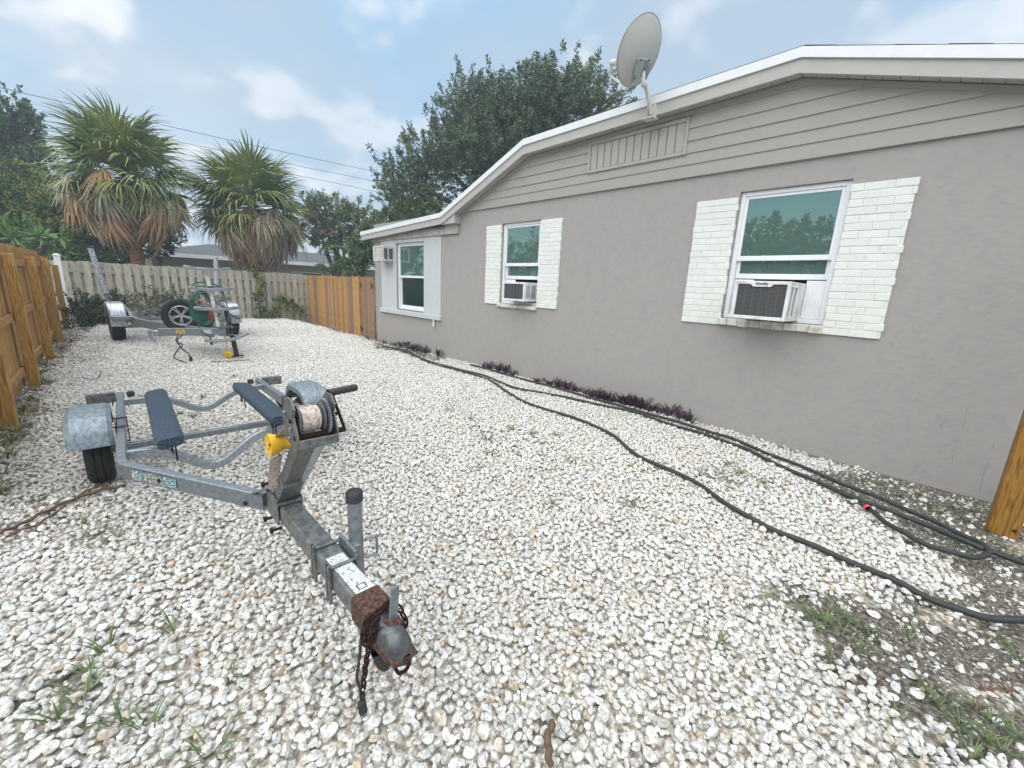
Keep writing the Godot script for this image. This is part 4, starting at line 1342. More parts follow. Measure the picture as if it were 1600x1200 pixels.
	var sec := [Vector2(0.024, 0.0015), Vector2(-0.024, 0.0015), Vector2(-0.024, -0.0015), Vector2(0.024, -0.0015)]
	var nr := [Vector2(0, 1), Vector2(0, 1), Vector2(0, -1), Vector2(0, -1)]
	sweep(st, smooth_line([c + Vector3(-0.01, 0.045, -0.035), Vector3(0.495, 0.93, -1.80), Vector3(0.472, 0.87, -1.855), Vector3(0.462, 0.838, -1.89), Vector3(0.458, 0.80, -1.938), Vector3(0.456, 0.72, -1.955), Vector3(0.452, 0.63, -2.0), Vector3(0.458, 0.53, -2.05)], 5), sec, nr, Vector3.RIGHT.cross(Vector3.BACK))
	obj("winch_strap", st, M.strap, w)
	st = S()
	bar(st, Vector3(0.577, 0.80, -1.79), Vector3(0.572, 0.62, -1.96), 0.002, 0.05, 0.0, Vector3(0, 0.7, 0.7))
	obj("maker_strip", st, M.panel, w)
func make_coupler(t: Node3D) -> void:
	var st := S()
	# jack on the right side of the tongue
	var jx := 0.632
	var jz := -1.555
	st = S()
	tube(st, [Vector3(jx, 0.27, jz), Vector3(jx, 0.622, jz)], 0.029, 20)
	obj("jack_tube", st, M.galv, t)
	st = S()
	lathe(st, Vector3(jx, 0.618, jz), Vector3.UP, [Vector2(0.0, 0), Vector2(0.034, 0), Vector2(0.034, 0.038), Vector2(0.030, 0.043), Vector2(0, 0.043)], 20)
	obj("jack_cap", st, M.rubber, t)
	st = S()
	bx(st, Vector3(0.590, 0.405, jz + 0.02), Vector3(0.012, 0.10, 0.15), 0.003)
	bx(st, Vector3(0.612, 0.42, jz + 0.02), Vector3(0.035, 0.05, 0.06), 0.004)
	obj("jack_mount", st, M.galv, t)
	st = S()
	tube(st, smooth_line([Vector3(jx + 0.028, 0.44, jz + 0.02), Vector3(jx + 0.065, 0.44, jz + 0.03), Vector3(jx + 0.075, 0.43, jz + 0.03), Vector3(jx + 0.078, 0.37, jz + 0.03), Vector3(jx + 0.068, 0.355, jz + 0.03), Vector3(jx + 0.028, 0.352, jz + 0.02)], 3), 0.006, 8)
	obj("jack_handle", st, M.galv, t)
	for zz in [-1.60, -1.44]:
		st = S()
		bx(st, Vector3(0.532, 0.436, zz), Vector3(0.125, 0.010, 0.014), 0.003)
		for e in [-0.016, 0.012]:
			bx(st, Vector3(0.474, 0.375, zz + e), Vector3(0.012, 0.165, 0.014), 0.002)
		bx(st, Vector3(0.586, 0.43, zz), Vector3(0.014, 0.045, 0.02), 0.003)
		tube(st, [Vector3(0.45, 0.318, zz), Vector3(0.60, 0.318, zz)], 0.006, 6)
		obj("clamp", st, M.galv_old, t)
	put("data_plate", sticker(Vector3(0.531, 0.4305, -1.385), Vector3(0.005, 0, 0.13), Vector3(0.034, 0, 0)), sticker_mat(62, 1), t)
	# coupler: rusted sleeve, domed socket, latch lever
	st = S()
	var k := Vector3(0.535, 0.385, -1.15)
	beam(st, [k + Vector3(-0.003, 0.0, -0.10), k + Vector3(0, 0.0, 0.01)], 0.104, 0.098, 0.010)
	bx(st, k + Vector3(0.0, -0.030, 0.10), Vector3(0.088, 0.012, 0.16), 0.004)
	obj("coupler_sleeve", st, M.rust, t)
	st = S()
	var prof := [[0.0, 0.044, 0.045], [0.04, 0.042, 0.050], [0.08, 0.041, 0.056], [0.12, 0.041, 0.060], [0.145, 0.038, 0.054], [0.165, 0.029, 0.042], [0.178, 0.015, 0.022]]
	for i in prof.size() - 1:
		for j in 10:
			var p := []
			var q := []
			for e in [[i, j], [i + 1, j], [i + 1, j + 1], [i, j + 1]]:
				var pr: Array = prof[e[0]]
				var a: float = PI * e[1] / 10.0
				var sx: float = signf(cos(a)) * pow(absf(cos(a)), 0.75)
				p.append(k + Vector3(sx * pr[1], -0.032 + pow(sin(a), 0.75) * pr[2] * 1.22, 0.005 + pr[0]))
				q.append(Vector3(cos(a), sin(a) * 0.9, 0.10 + (0.9 if pr[0] > 0.14 else 0.0) + (1.2 if pr[0] > 0.16 else 0.0)).normalized())
			nquad(st, p, q)
	obj("coupler_head", st, M.iron, t)
	st = S()
	slab(st, [Vector2(-0.052, 0.0), Vector2(-0.048, 0.14), Vector2(-0.03, 0.172), Vector2(0.0, 0.184), Vector2(0.03, 0.172), Vector2(0.048, 0.14), Vector2(0.052, 0.0)], 0.010, Transform3D(Basis(Vector3.RIGHT, Vector3.BACK, Vector3.DOWN), k + Vector3(0, -0.038, 0.0)))
	obj("coupler_lip", st, M.rust, t)
	st = S()
	bar(st, k + Vector3(0.014, 0.035, 0.072), k + Vector3(0.028, 0.150, 0.062), 0.032, 0.007, 0.003, Vector3.BACK)
	obj("latch_lever", st, M.galv, t)
	st = S()
	bx(st, k + Vector3(0.012, 0.030, 0.075), Vector3(0.052, 0.018, 0.05), 0.006)
	obj("latch_collar", st, M.rust, t)
	chain(t, [k + Vector3(0.055, 0.02, 0.0), k + Vector3(0.04, 0.056, 0.015), k + Vector3(-0.01, 0.060, 0.03), k + Vector3(-0.052, 0.03, 0.02), k + Vector3(-0.062, -0.04, 0.01), k + Vector3(-0.04, -0.06, 0.03), k + Vector3(-0.045, -0.02, 0.05), k + Vector3(-0.035, 0.055, 0.06), k + Vector3(-0.05, 0.0, 0.05), k + Vector3(-0.055, -0.10, 0.02), k + Vector3(-0.060, -0.2, 0.0), k + Vector3(-0.066, -0.31, -0.015)], 0.034, 0.0042, M.rust_dark)
	chain(t, [k + Vector3(0.055, 0.03, 0.0), k + Vector3(0.066, 0.01, 0.03), k + Vector3(0.07, -0.03, 0.05), k + Vector3(0.05, -0.06, 0.03), k + Vector3(-0.03, -0.075, 0.03), k + Vector3(-0.05, -0.05, 0.02)], 0.034, 0.0042, M.rust_dark)
	st = S()
	tube(st, smooth_line([k + Vector3(-0.055, -0.05, -0.02), k + Vector3(-0.075, -0.12, 0.0), k + Vector3(-0.085, -0.19, 0.0), k + Vector3(-0.072, -0.25, -0.01), k + Vector3(-0.068, -0.31, -0.015), k + Vector3(-0.064, -0.345, -0.01)], 6), 0.0055, 8)
	obj("lamp_cable", st, M.rubber, t)
	st = S()
	bx(st, k + Vector3(-0.066, -0.335, -0.012), Vector3(0.028, 0.06, 0.022), 0.006, Basis(Vector3.BACK, 0.1))
	lathe(st, k + Vector3(-0.02, -0.10, 0.02), Vector3(0.3, -1, 0.2), [Vector2(0, 0), Vector2(0.024, 0.004), Vector2(0.026, 0.06), Vector2(0.014, 0.085), Vector2(0, 0.088)], 12)
	obj("lamp_plug", st, M.rubber, t)
	st = S()
	tube(st, smooth_line([k + Vector3(-0.03, -0.045, 0.155), k + Vector3(-0.015, -0.085, 0.16), k + Vector3(0.015, -0.085, 0.16), k + Vector3(0.03, -0.045, 0.155)], 4), 0.006, 8)
	obj("chain_eye", st, M.rust_dark, t)

# ------------------------------------------------------------------ fences
func make_fences() -> void:
	var r := RandomNumberGenerator.new()
	r.seed = 9
	var st := S()
	# left: new orange pickets behind rails and square posts
	var f := thing("picket_fence", "tall new orange wooden fence with posts and rails facing the gravel", "fence", Vector3(-0.88, 0, -8.5))
	var pick := []
	for v in 5:
		st = S()
		bx(st, Vector3.ZERO, Vector3(0.018, 1.76, 0.137 + 0.002 * (v % 3)), 0.003)
		pick.append(st.commit())
	var z := -4.0
	while z > -14.9:
		var o := put("picket", pick[r.randi() % 5], M["wood%d" % (r.randi() % 4)], f)
		o.position = Vector3(-0.925 + r.randf_range(-0.003, 0.003), 0.87 + r.randf_range(-0.008, 0.008) - (0.07 if z < -12.7 else 0.0), z) - f.position
		z -= 0.146
	var posts := [-3.85, -5.95, -7.98, -10.19, -12.45, -14.7]
	for i in posts.size():
		st = S()
		var top: float = 1.60 if i < 5 else 1.50
		bx2(st, Vector3(-0.872, -0.2, posts[i] - 0.055), Vector3(-0.768, top + 0.02, posts[i] + 0.055), 0.006)
		obj("post", st, M.wood_post, f)
		if i < posts.size() - 1:
			for y in [0.20, 0.86, 1.52]:
				st = S()
				bx2(st, Vector3(-0.914, y - 0.045, posts[i + 1] + 0.056), Vector3(-0.876, y + 0.045, posts[i] - 0.056), 0.004)
				obj("rail", st, M.wood_rail, f)
	# white square post where the two fences meet
	st = S()
	var wp := thing("fence_post", "white square capped post standing between the orange and grey fences", "post", Vector3(-0.80, 0, -15.45))
	bx2(st, Vector3(-0.86, -0.1, -15.51), Vector3(-0.74, 1.74, -15.39), 0.006)
	obj("shaft", st, M.vinyl, wp)
	st = S()
	bx2(st, Vector3(-0.875, 1.74, -15.525), Vector3(-0.725, 1.765, -15.375), 0.004)
	bx(st, Vector3(-0.80, 1.775, -15.45), Vector3(0.10, 0.03, 0.10), 0.012)
	obj("cap", st, M.vinyl, wp)
	# back: weathered boards on both sides of the rails, dog-eared tops
	var g := thing("shadowbox_fence", "weathered grey wooden fence of staggered boards across the back", "fence", Vector3(2.2, 0, -16.3))
	var boards := []
	for v in 4:
		st = S()
		var w := 0.064 + 0.002 * v
		slab(st, [Vector2(-w, -0.84), Vector2(w, -0.84), Vector2(w, 0.79 - 0.01 * v), Vector2(w - 0.022, 0.815), Vector2(-w + 0.02, 0.815), Vector2(-w, 0.785)], 0.017, Transform3D.IDENTITY)
		boards.append(st.commit())
	for side in [0, 1]:
		var x: float = -0.95 + side * 0.1025
		while x < 5.25:
			var o := put("board", boards[r.randi() % 4], M["grey_wood%d" % (r.randi() % 3)], g)
			var zz := lerpf(-16.50, -16.15, (x + 0.9) / 6.15) + (0.030 if side == 0 else -0.045)
			if absf(x - 0.35) < 0.05 and side == 0:
				o.free()
			else:
				o.transform = Transform3D(Basis(Vector3.UP, 0.057) * Basis(Vector3.BACK, r.randf_range(-0.012, 0.012)), Vector3(x, lerpf(0.84, 0.79, (x + 0.9) / 6.15) + r.randf_range(-0.018, 0.012), zz) - g.position)
			x += 0.205
	for y in [0.30, 0.85, 1.40]:
		st = S()
		bar(st, Vector3(-1.0, y, -16.51), Vector3(5.3, y - 0.05, -16.153), 0.04, 0.085, 0.003)
		obj("rail", st, M.grey_wood2, g)
	for x in [0.4, 2.8, 5.2]:
		st = S()
		var zz: float = lerpf(-16.50, -16.15, (x + 0.9) / 6.15)
		bx2(st, Vector3(x - 0.045, -0.2, zz - 0.10), Vector3(x + 0.045, 1.50, zz - 0.015), 0.004)
		obj("post", st, M.grey_wood1, g)
	# along the far end of the house line: tall tan pickets, then the narrow gate
	var q := thing("privacy_fence", "orange brown upright picket fence between the grey fence and the gate", "fence", Vector3(5.1, 0, -13.6))
	var tp := []
	for v in 4:
		st = S()
		bx(st, Vector3.ZERO, Vector3(0.018, 1.62, 0.134 + 0.002 * v), 0.003)
		tp.append(st.commit())
	z = -11.42
	while z > -16.1:
		var o := put("picket", tp[r.randi() % 4], M["wood%d" % (r.randi() % 4)] if r.randf() < 0.75 else M["tan_wood%d" % (r.randi() % 3)], q)
		o.position = Vector3(lerpf(4.98, 5.22, (z + 11.4) / -4.7) + r.randf_range(-0.004, 0.004), 0.77 + r.randf_range(-0.01, 0.008), z) - q.position
		z -= 0.1435
	for zz in [-11.32, -13.6, -16.05]:
		st = S()
		var x: float = lerpf(4.98, 5.22, (zz + 11.4) / -4.7)
		bx2(st, Vector3(x - (0.03 if zz > -12 else -0.012), -0.2, zz - 0.045), Vector3(x + 0.10, 1.585, zz + 0.045), 0.004)
		obj("post", st, M.wood_post, q)
	for y in [0.3, 0.8, 1.35]:
		st = S()
		bar(st, Vector3(5.0, y, -11.36), Vector3(5.24, y, -16.1), 0.036, 0.085, 0.003)
		obj("rail", st, M.wood_rail, q)
	var gt := thing("wooden_gate", "narrow grey brown wooden gate with black hinges beside the house corner", "gate", Vector3(5.0, 0, -10.9))
	z = -10.56
	while z > -11.26:
		var o := put("picket", tp[r.randi() % 4], M["tan_wood%d" % (r.randi() % 3)], gt)
		o.position = Vector3(5.005 + r.randf_range(-0.003, 0.003), 0.775 + r.randf_range(-0.005, 0.005), z) - gt.position
		z -= 0.139
	for y in [0.35, 1.30]:
		st = S()
		bx2(st, Vector3(5.016, y - 0.045, -11.25), Vector3(5.052, y + 0.045, -10.50), 0.003)
		obj("rail", st, M.wood_rail, gt)
	for h in [[1.36, -11.27], [0.20, -11.27], [1.36, -10.60]]:
		st = S()
		bx(st, Vector3(4.992, h[0], h[1]), Vector3(0.008, 0.16, 0.05), 0.003)
		bx(st, Vector3(4.990, h[0], h[1] + 0.05), Vector3(0.006, 0.05, 0.10), 0.003)
		tube(st, [Vector3(4.985, h[0] - 0.07, h[1] + 0.01), Vector3(4.985, h[0] + 0.07, h[1] + 0.01)], 0.009, 8)
		obj("hinge", st, M.black, gt)
	# heavy post beside the camera end of the wall
	st = S()
	var hp := thing("gate_post", "thick yellow brown timber post standing close to the house wall", "post", Vector3(4.345, 0, 0.51))
	bx2(st, Vector3(4.275, -0.3, 0.425), Vector3(4.42, 2.1, 0.57), 0.008)
	obj("shaft", st, M.wood_ochre, hp)
	st = S()
	lathe(st, Vector3(4.275, 0.045, 0.545), Vector3.LEFT, [Vector2(0, 0), Vector2(0.011, 0), Vector2(0.011, 0.006), Vector2(0, 0.008)], 8)
	obj("bolt", st, M.rust_dark, hp)
	st = S()
	var tb := thing("plastic_tub", "pale blue plastic tub tucked behind the thick timber post", "tub", Vector3(4.72, 0, 0.86))
	lathe(st, Vector3(4.72, -0.02, 0.86), Vector3.UP, [Vector2(0, 0), Vector2(0.12, 0), Vector2(0.135, 0.01), Vector2(0.155, 0.26), Vector2(0.168, 0.27), Vector2(0.165, 0.285), Vector2(0.15, 0.28), Vector2(0.13, 0.03), Vector2(0, 0.03)], 28)
	obj("body", st, M.panel, tb)
	st = S()
	tube(st, smooth_line([Vector3(4.72, 0.25, 0.70), Vector3(4.62, 0.20, 0.685), Vector3(4.56, 0.19, 0.80), Vector3(4.57, 0.25, 0.92)], 5), 0.004, 6)
	obj("bail", st, M.galv, tb)

# ------------------------------------------------------------------ the far trailer
func make_far_trailer() -> void:
	var t := thing("large_boat_trailer", "large galvanised boat trailer with upright guide poles and swing tongue", "trailer", Vector3(1.10, 0, -12.35), "", false)
	t.rotation.y = 0.085
	var st := S()
	for s in [-1.0, 1.0]:
		# deep side rails that sweep from the fenders in to the tongue
		st = S()
		beam(st, smooth_line([Vector3(s * 0.86, 0.66, -1.5), Vector3(s * 0.86, 0.64, -0.2), Vector3(s * 0.85, 0.56, 0.25), Vector3(s * 0.82, 0.47, 0.55), Vector3(s * 0.68, 0.44, 1.2), Vector3(s * 0.42, 0.44, 2.1), Vector3(s * 0.10 + 0.05, 0.44, 3.05)], 5), 0.06, 0.17, 0.012)
		obj("frame_rail", st, M.galv_bright, t)
		fender(t, Vector3(s * 1.04, 0.40, 0.0), 0.27, [Vector2(0.43, -0.06), Vector2(0.42, 0.12), Vector2(0.38, 0.27), Vector2(0.30, 0.38), Vector2(0.16, 0.42), Vector2(-0.16, 0.42), Vector2(-0.32, 0.38), Vector2(-0.40, 0.27), Vector2(-0.43, 0.10)], M.alu)
		st = S()
		bx(st, Vector3(s * 1.00, 0.52, 0.50), Vector3(0.30, 0.07, 0.16), 0.006)
		obj("fender_step", st, M.galv, t)
		put("tread_strip", sticker(Vector3(s * 1.00, 0.5575, 0.50), Vector3(0.13, 0, 0), Vector3(0, 0, -0.055)), sticker_mat(64, 3), t)
		put("tread_strip", sticker(Vector3(s * 1.04, 0.8230, 0.0), Vector3(0.12, 0, 0), Vector3(0, 0, -0.14)), sticker_mat(65, 3), t)
		wheel(t, Vector3(s * 1.05, 0.33, 0.0), Vector3(s, 0, 0), 0.33, 0.21, 0.19)
		# guide poles: steel shin, pipe sleeve with a patterned wrap
		var foot := Vector3(s * 1.09, 0.62, -0.18)
		var knee := Vector3(s * 1.12, 0.98, -0.22)
		var top := Vector3(s * (1.23 if s < 0 else 0.93), 1.88, -0.22)
		if s > 0: foot = Vector3(0.86, 0.62, -0.2); knee = Vector3(0.885, 0.98, -0.22)
		st = S()
		tube(st, [foot, knee, knee.lerp(top, 0.3)], 0.024, 10)
		obj("pole_bracket", st, M.galv, t)
		st = S()
		tube(st, [knee, knee.lerp(top, 0.32)], 0.052, 16)
		tube(st, [knee.lerp(top, 0.3), top], 0.047, 16)
		obj("guide_pole", st, M.pole_wrap, t)
		# bunk
		st = S()
		bar(st, Vector3(s * 0.55, 0.74, -1.3), Vector3(s * 0.50, 0.62, 1.0), 0.10, 0.06, 0.02)
		obj("bunk", st, M.rubber, t)
		for z in [-0.8, 0.4]:
			st = S()
			bar(st, Vector3(s * 0.54, 0.42, z), Vector3(s * 0.54, 0.68, z), 0.05, 0.05)
			obj("bunk_bracket", st, M.galv, t)
	for z in [-0.8, 0.4, 1.4]:
		st = S()
		var w: float = 0.86 if z < 1.0 else 0.62
		beam(st, [Vector3(-w, 0.42, z), Vector3(0, 0.36, z), Vector3(w, 0.42, z)], 0.06, 0.08)
		obj("cross_member", st, M.galv, t)
	st = S()
	beam(st, [Vector3(-0.95, 0.30, 0), Vector3(0.95, 0.30, 0)], 0.07, 0.07)
	obj("axle", st, M.galv, t)
	st = S()
	beam(st, [Vector3(0.05, 0.46, 1.3), Vector3(0.05, 0.48, 3.32)], 0.10, 0.12)
	obj("centre_beam", st, M.galv, t)
	# tongue folded across the front
	st = S()
	beam(st, [Vector3(-0.86, 0.515, 3.30), Vector3(0.06, 0.50, 3.42)], 0.09, 0.125, 0.008)
	var tg := obj("swing_tongue", st, M.galv, t)
	put("warning_label", sticker(Vector3(-0.58, 0.515, 3.3375 + 0.0455), Vector3(0.062, 0, 0.008), Vector3(0, 0.024, 0)), sticker_mat(66, 2), tg)
	put("data_plate", sticker(Vector3(-0.22, 0.508, 3.385 + 0.0455), Vector3(0.062, 0, 0.008), Vector3(0, 0.036, 0)), sticker_mat(67, 1), tg)
	st = S()
	for y in [0.435, 0.575]: bx(st, Vector3(0.06, y, 3.40), Vector3(0.24, 0.012, 0.18), 0.002)
	tube(st, [Vector3(0.10, 0.40, 3.40), Vector3(0.10, 0.61, 3.40)], 0.014, 10)
	frame_at(st, Vector3(0.05, 0.50, 3.36), 0.11, 0.13, 0.10)
	obj("hinge", st, M.galv_old, t)
	st = S()
	tube(st, smooth_line([Vector3(-0.84, 0.50, 3.30), Vector3(-0.93, 0.51, 3.30), Vector3(-0.97, 0.55, 3.30), Vector3(-0.965, 0.47, 3.30), Vector3(-0.94, 0.40, 3.30), Vector3(-0.90, 0.38, 3.30)], 4), 0.020, 10)
	bx(st, Vector3(-0.87, 0.50, 3.30), Vector3(0.10, 0.10, 0.07), 0.015)
	obj("coupler", st, M.galv_bright, t)
	st = S()
	tube(st, smooth_line([Vector3(-0.62, 0.46, 3.38), Vector3(-0.66, 0.36, 3.42), Vector3(-0.58, 0.30, 3.43), Vector3(-0.66, 0.22, 3.44), Vector3(-0.72, 0.10, 3.45), Vector3(-0.62, 0.03, 3.5), Vector3(-0.55, -0.0, 3.55)], 5), 0.010, 7)
	tube(st, smooth_line([Vector3(-0.55, 0.46, 3.38), Vector3(-0.64, 0.38, 3.42), Vector3(-0.60, 0.24, 3.43), Vector3(-0.52, 0.14, 3.44), Vector3(-0.50, 0.03, 3.46)], 5), 0.010, 7)
	tube(st, smooth_line([Vector3(-0.32, 0.58, 3.36), Vector3(-0.28, 0.50, 3.44), Vector3(-0.20, 0.42, 3.46), Vector3(-0.18, 0.34, 3.46)], 5), 0.010, 7)
	bx(st, Vector3(-0.18, 0.32, 3.46), Vector3(0.04, 0.09, 0.03), 0.008)
	bx(st, Vector3(-0.50, 0.05, 3.46), Vector3(0.045, 0.09, 0.035), 0.008)
	obj("lamp_cable", st, M.rubber, t)
	# spare wheel bolted to the rail
	wheel(t, Vector3(-0.33, 0.70, 2.30), Vector3(-0.38, 0.02, 0.92), 0.31, 0.21, 0.185, 5)
	st = S()
	bar(st, Vector3(-0.10, 0.44, 2.15), Vector3(-0.30, 0.70, 2.18), 0.05, 0.05)
	obj("spare_bracket", st, M.galv, t)
	# jack
	st = S()
	bar(st, Vector3(0.13, 0.90, 3.28), Vector3(0.225, 0.03, 3.30), 0.07, 0.07, 0.01)
	bx(st, Vector3(0.228, 0.02, 3.30), Vector3(0.20, 0.016, 0.16), 0.004)
	bar(st, Vector3(0.14, 0.82, 3.28), Vector3(0.32, 0.70, 3.34), 0.022, 0.022)
	obj("jack", st, M.rubber, t)
	st = S()
	lathe(st, Vector3(0.045, 0.09, 3.50), Vector3(-0.6, 0, 0.8), [Vector2(0.012, -0.03), Vector2(0.05, -0.035), Vector2(0.066, -0.02), Vector2(0.066, 0.02), Vector2(0.05, 0.035), Vector2(0.012, 0.03)], 20)
	tube(st, [Vector3(0.045, 0.12, 3.50), Vector3(0.03, 0.44, 3.46)], 0.009, 6)
	obj("hanging_roller", st, M.yellow, t)
	# boarding ladder at the bow: a pale square post with curved treads
	var ld := group_part("bow_ladder", t)
	st = S()
	bar(st, Vector3(-0.085, 1.50, 3.22), Vector3(-0.015, 0.50, 3.34), 0.065, 0.05, 0.006)
	obj("ladder_post", st, M.alu_pale, ld)
	for q in [[1.59, -0.38, 0.26, 3.20], [1.25, -0.36, 0.29, 3.24], [0.91, -0.33, 0.32, 3.29], [0.36, -0.26, 0.38, 3.42]]:
		st = S()
		var pl := []
		for k in 13:
			var u := k / 12.0
			pl.append(Vector3(lerpf(q[1], q[2], u), q[0] + (0.09 * u * u if q[0] < 0.5 else 0.0) - 0.03 * sin(u * PI), q[3] + 0.10 * sin(u * PI)))
		beam(st, pl, 0.12, 0.045, 0.008)
		obj("ladder_tread", st, M.galv_bright, ld)
		if q[0] > 0.5: put("tread_strip", sticker(Vector3((q[1] + q[2]) / 2, q[0] + 0.006, q[3] + 0.075), Vector3(0.26, 0, 0), Vector3(0, 0, -0.04)), sticker_mat(70 + int(q[0] * 10), 3), ld)
	st = S()
	bar(st, Vector3(0.0, 0.9, 3.0), Vector3(0.0, 0.5, 2.6), 0.06, 0.06)
	bx(st, Vector3(-0.02, 0.80, 3.12), Vector3(0.10, 0.30, 0.08), 0.02)
	obj("bow_stop", st, M.grip, t)

# ------------------------------------------------------------------ hoses and odds and ends
func hose(label: String, px: Array, r: float, m: Material, lift: float) -> Node3D:
	var p := []
	for q in px:
		var g := G(q[0], q[1], 0.02)
		p.append(Vector3(g.x, 0.0, g.z))
	var line := smooth_line(p, 8)
	for i in line.size():
		var v: Vector3 = line[i]
		v.y = bed(v.x, v.z) + 0.012 + r + lift + 0.004 * sin(i * 0.43) - 0.006
		line[i] = v
	var t := thing("garden_hose", label, "hose", Vector3(line[0].x, 0, line[0].z))
	var st := S()
	tube(st, line, r, 10)
	obj("tubing", st, m, t)
	return t
func make_hoses() -> void:
	hose("long black hose winding over the middle of the white gravel", [[596, 541], [612, 543], [640, 550], [665, 564], [720, 580], [760, 592], [790, 612], [830, 632], [900, 655], [950, 676], [985, 706], [1020, 725], [1090, 756], [1140, 792], [1200, 823], [1260, 848], [1330, 878], [1400, 910], [1460, 940], [1520, 962], [1570, 970], [1620, 973]], 0.0175, M.hose, 0.0)
	hose("black hose running near the wall and passing behind the red coupling", [[622, 545], [660, 560], [720, 578], [760, 588], [800, 606], [850, 614], [900, 625], [950, 636], [1000, 648], [1060, 668], [1110, 683], [1160, 700], [1200, 719], [1260, 746], [1320, 772], [1380, 796], [1440, 818], [1500, 845], [1560, 868], [1640, 900]], 0.0175, M.hose, 0.0)
	var c := hose("black hose along the wall foot doubling back to a red coupling", [[735, 571], [780, 583], [850, 602], [900, 616], [950, 631], [1000, 645], [1060, 662], [1110, 677], [1150, 690], [1205, 712], [1270, 738], [1340, 768], [1400, 792], [1450, 815], [1500, 838], [1530, 853], [1543, 864], [1538, 873], [1515, 875], [1470, 864], [1430, 847], [1395, 827], [1370, 808], [1356, 797]], 0.0155, M.hose, 0.012)
	var e := G(1356, 797, 0.03)
	var d := (G(1348, 790, 0.03) - e).normalized()
	var st := S()
	lathe(st, e + Vector3(0, 0.012, 0), d, [Vector2(0, -0.005), Vector2(0.020, -0.005), Vector2(0.024, 0.0), Vector2(0.024, 0.022), Vector2(0.020, 0.026), Vector2(0, 0.026)], 16)
	obj("red_coupling", st, M.red, c)
	st = S()
	lathe(st, e + Vector3(0, 0.012, 0) + d * 0.026, d, [Vector2(0, 0), Vector2(0.017, 0), Vector2(0.015, 0.03), Vector2(0.018, 0.032), Vector2(0.018, 0.045), Vector2(0, 0.046)], 14)
	obj("valve", st, M.rubber, c)
	# green hose hung in loops on the far trailer
	var t := thing("green_hose", "green garden hose coiled over the treads of the large trailer", "hose", Vector3(1.35, 0.6, -9.25))
	st = S()
	var loops := []
	for k in 80:
		var a := TAU * k / 16.0
		loops.append(Vector3(1.22 + cos(a) * (0.17 + 0.02 * sin(k * 0.7)), 0.86 + sin(a) * (0.30 + 0.03 * sin(k * 0.5)), -9.42 - k * 0.0022 + 0.03 * sin(k * 1.3)))
	tube(st, loops, 0.012, 8)
	tube(st, smooth_line([Vector3(1.05, 1.27, -9.10), Vector3(1.15, 1.33, -9.2), Vector3(1.32, 1.33, -9.2), Vector3(1.45, 1.28, -9.1), Vector3(1.25, 1.27, -9.0), Vector3(1.05, 1.28, -9.1)], 5), 0.012, 8)
	tube(st, smooth_line([Vector3(1.48, 1.25, -9.12), Vector3(1.52, 1.0, -9.05), Vector3(1.53, 0.8, -9.0), Vector3(1.50, 0.62, -9.0), Vector3(1.42, 0.52, -9.2)], 5), 0.012, 8)
	obj("tubing", st, M.green_hose, t)
	st = S()
	var b := thing("lidded_bucket", "green bucket with a black lid standing on the large trailer", "bucket", Vector3(1.27, 0.50, -9.75))
	lathe(st, Vector3(1.27, 0.52, -9.75), Vector3.UP, [Vector2(0, 0), Vector2(0.12, 0), Vector2(0.145, 0.28), Vector2(0.0, 0.28)], 22)
	obj("body", st, M.green_hose, b)
	st = S()
	lathe(st, Vector3(1.27, 0.80, -9.75), Vector3.UP, [Vector2(0.155, -0.02), Vector2(0.155, 0.015), Vector2(0.14, 0.02), Vector2(0, 0.02)], 22)
	obj("lid", st, M.rubber, b)
	# sticks and stems on the gravel
	var i := 0
	for q in [["straight thin stick lying before the large trailer's jack", [[329, 565], [360, 564], [390, 562]], 0.008], ["long dry brown stem curving from the small trailer's tyre", [[196, 758], [150, 768], [90, 790], [40, 815], [0, 832]], 0.010], ["thin dry twig crossing the brown stem left of the trailer", [[170, 752], [120, 776], [70, 812], [10, 838]], 0.006], ["short pale split stick among the near stones", [[862, 1128], [856, 1160], [860, 1195]], 0.012], ["thin twig on the gravel behind the small trailer", [[128, 590], [150, 592], [158, 580]], 0.005]]:
		st = S()
		var p := []
		for v in q[1]: p.append(G(v[0], v[1], 0.035))
		var t2 := thing("dry_stick", q[0], "stick", Vector3(p[0].x, 0, p[0].z))
		var ln := smooth_line(p, 5)
		for k in ln.size(): ln[k] += Vector3(0, 0.006 * sin(k * 2.1), 0.006 * sin(k * 1.3))
		tube(st, ln, q[2], 6)
		obj("stem", st, M.stick, t2)
		i += 1

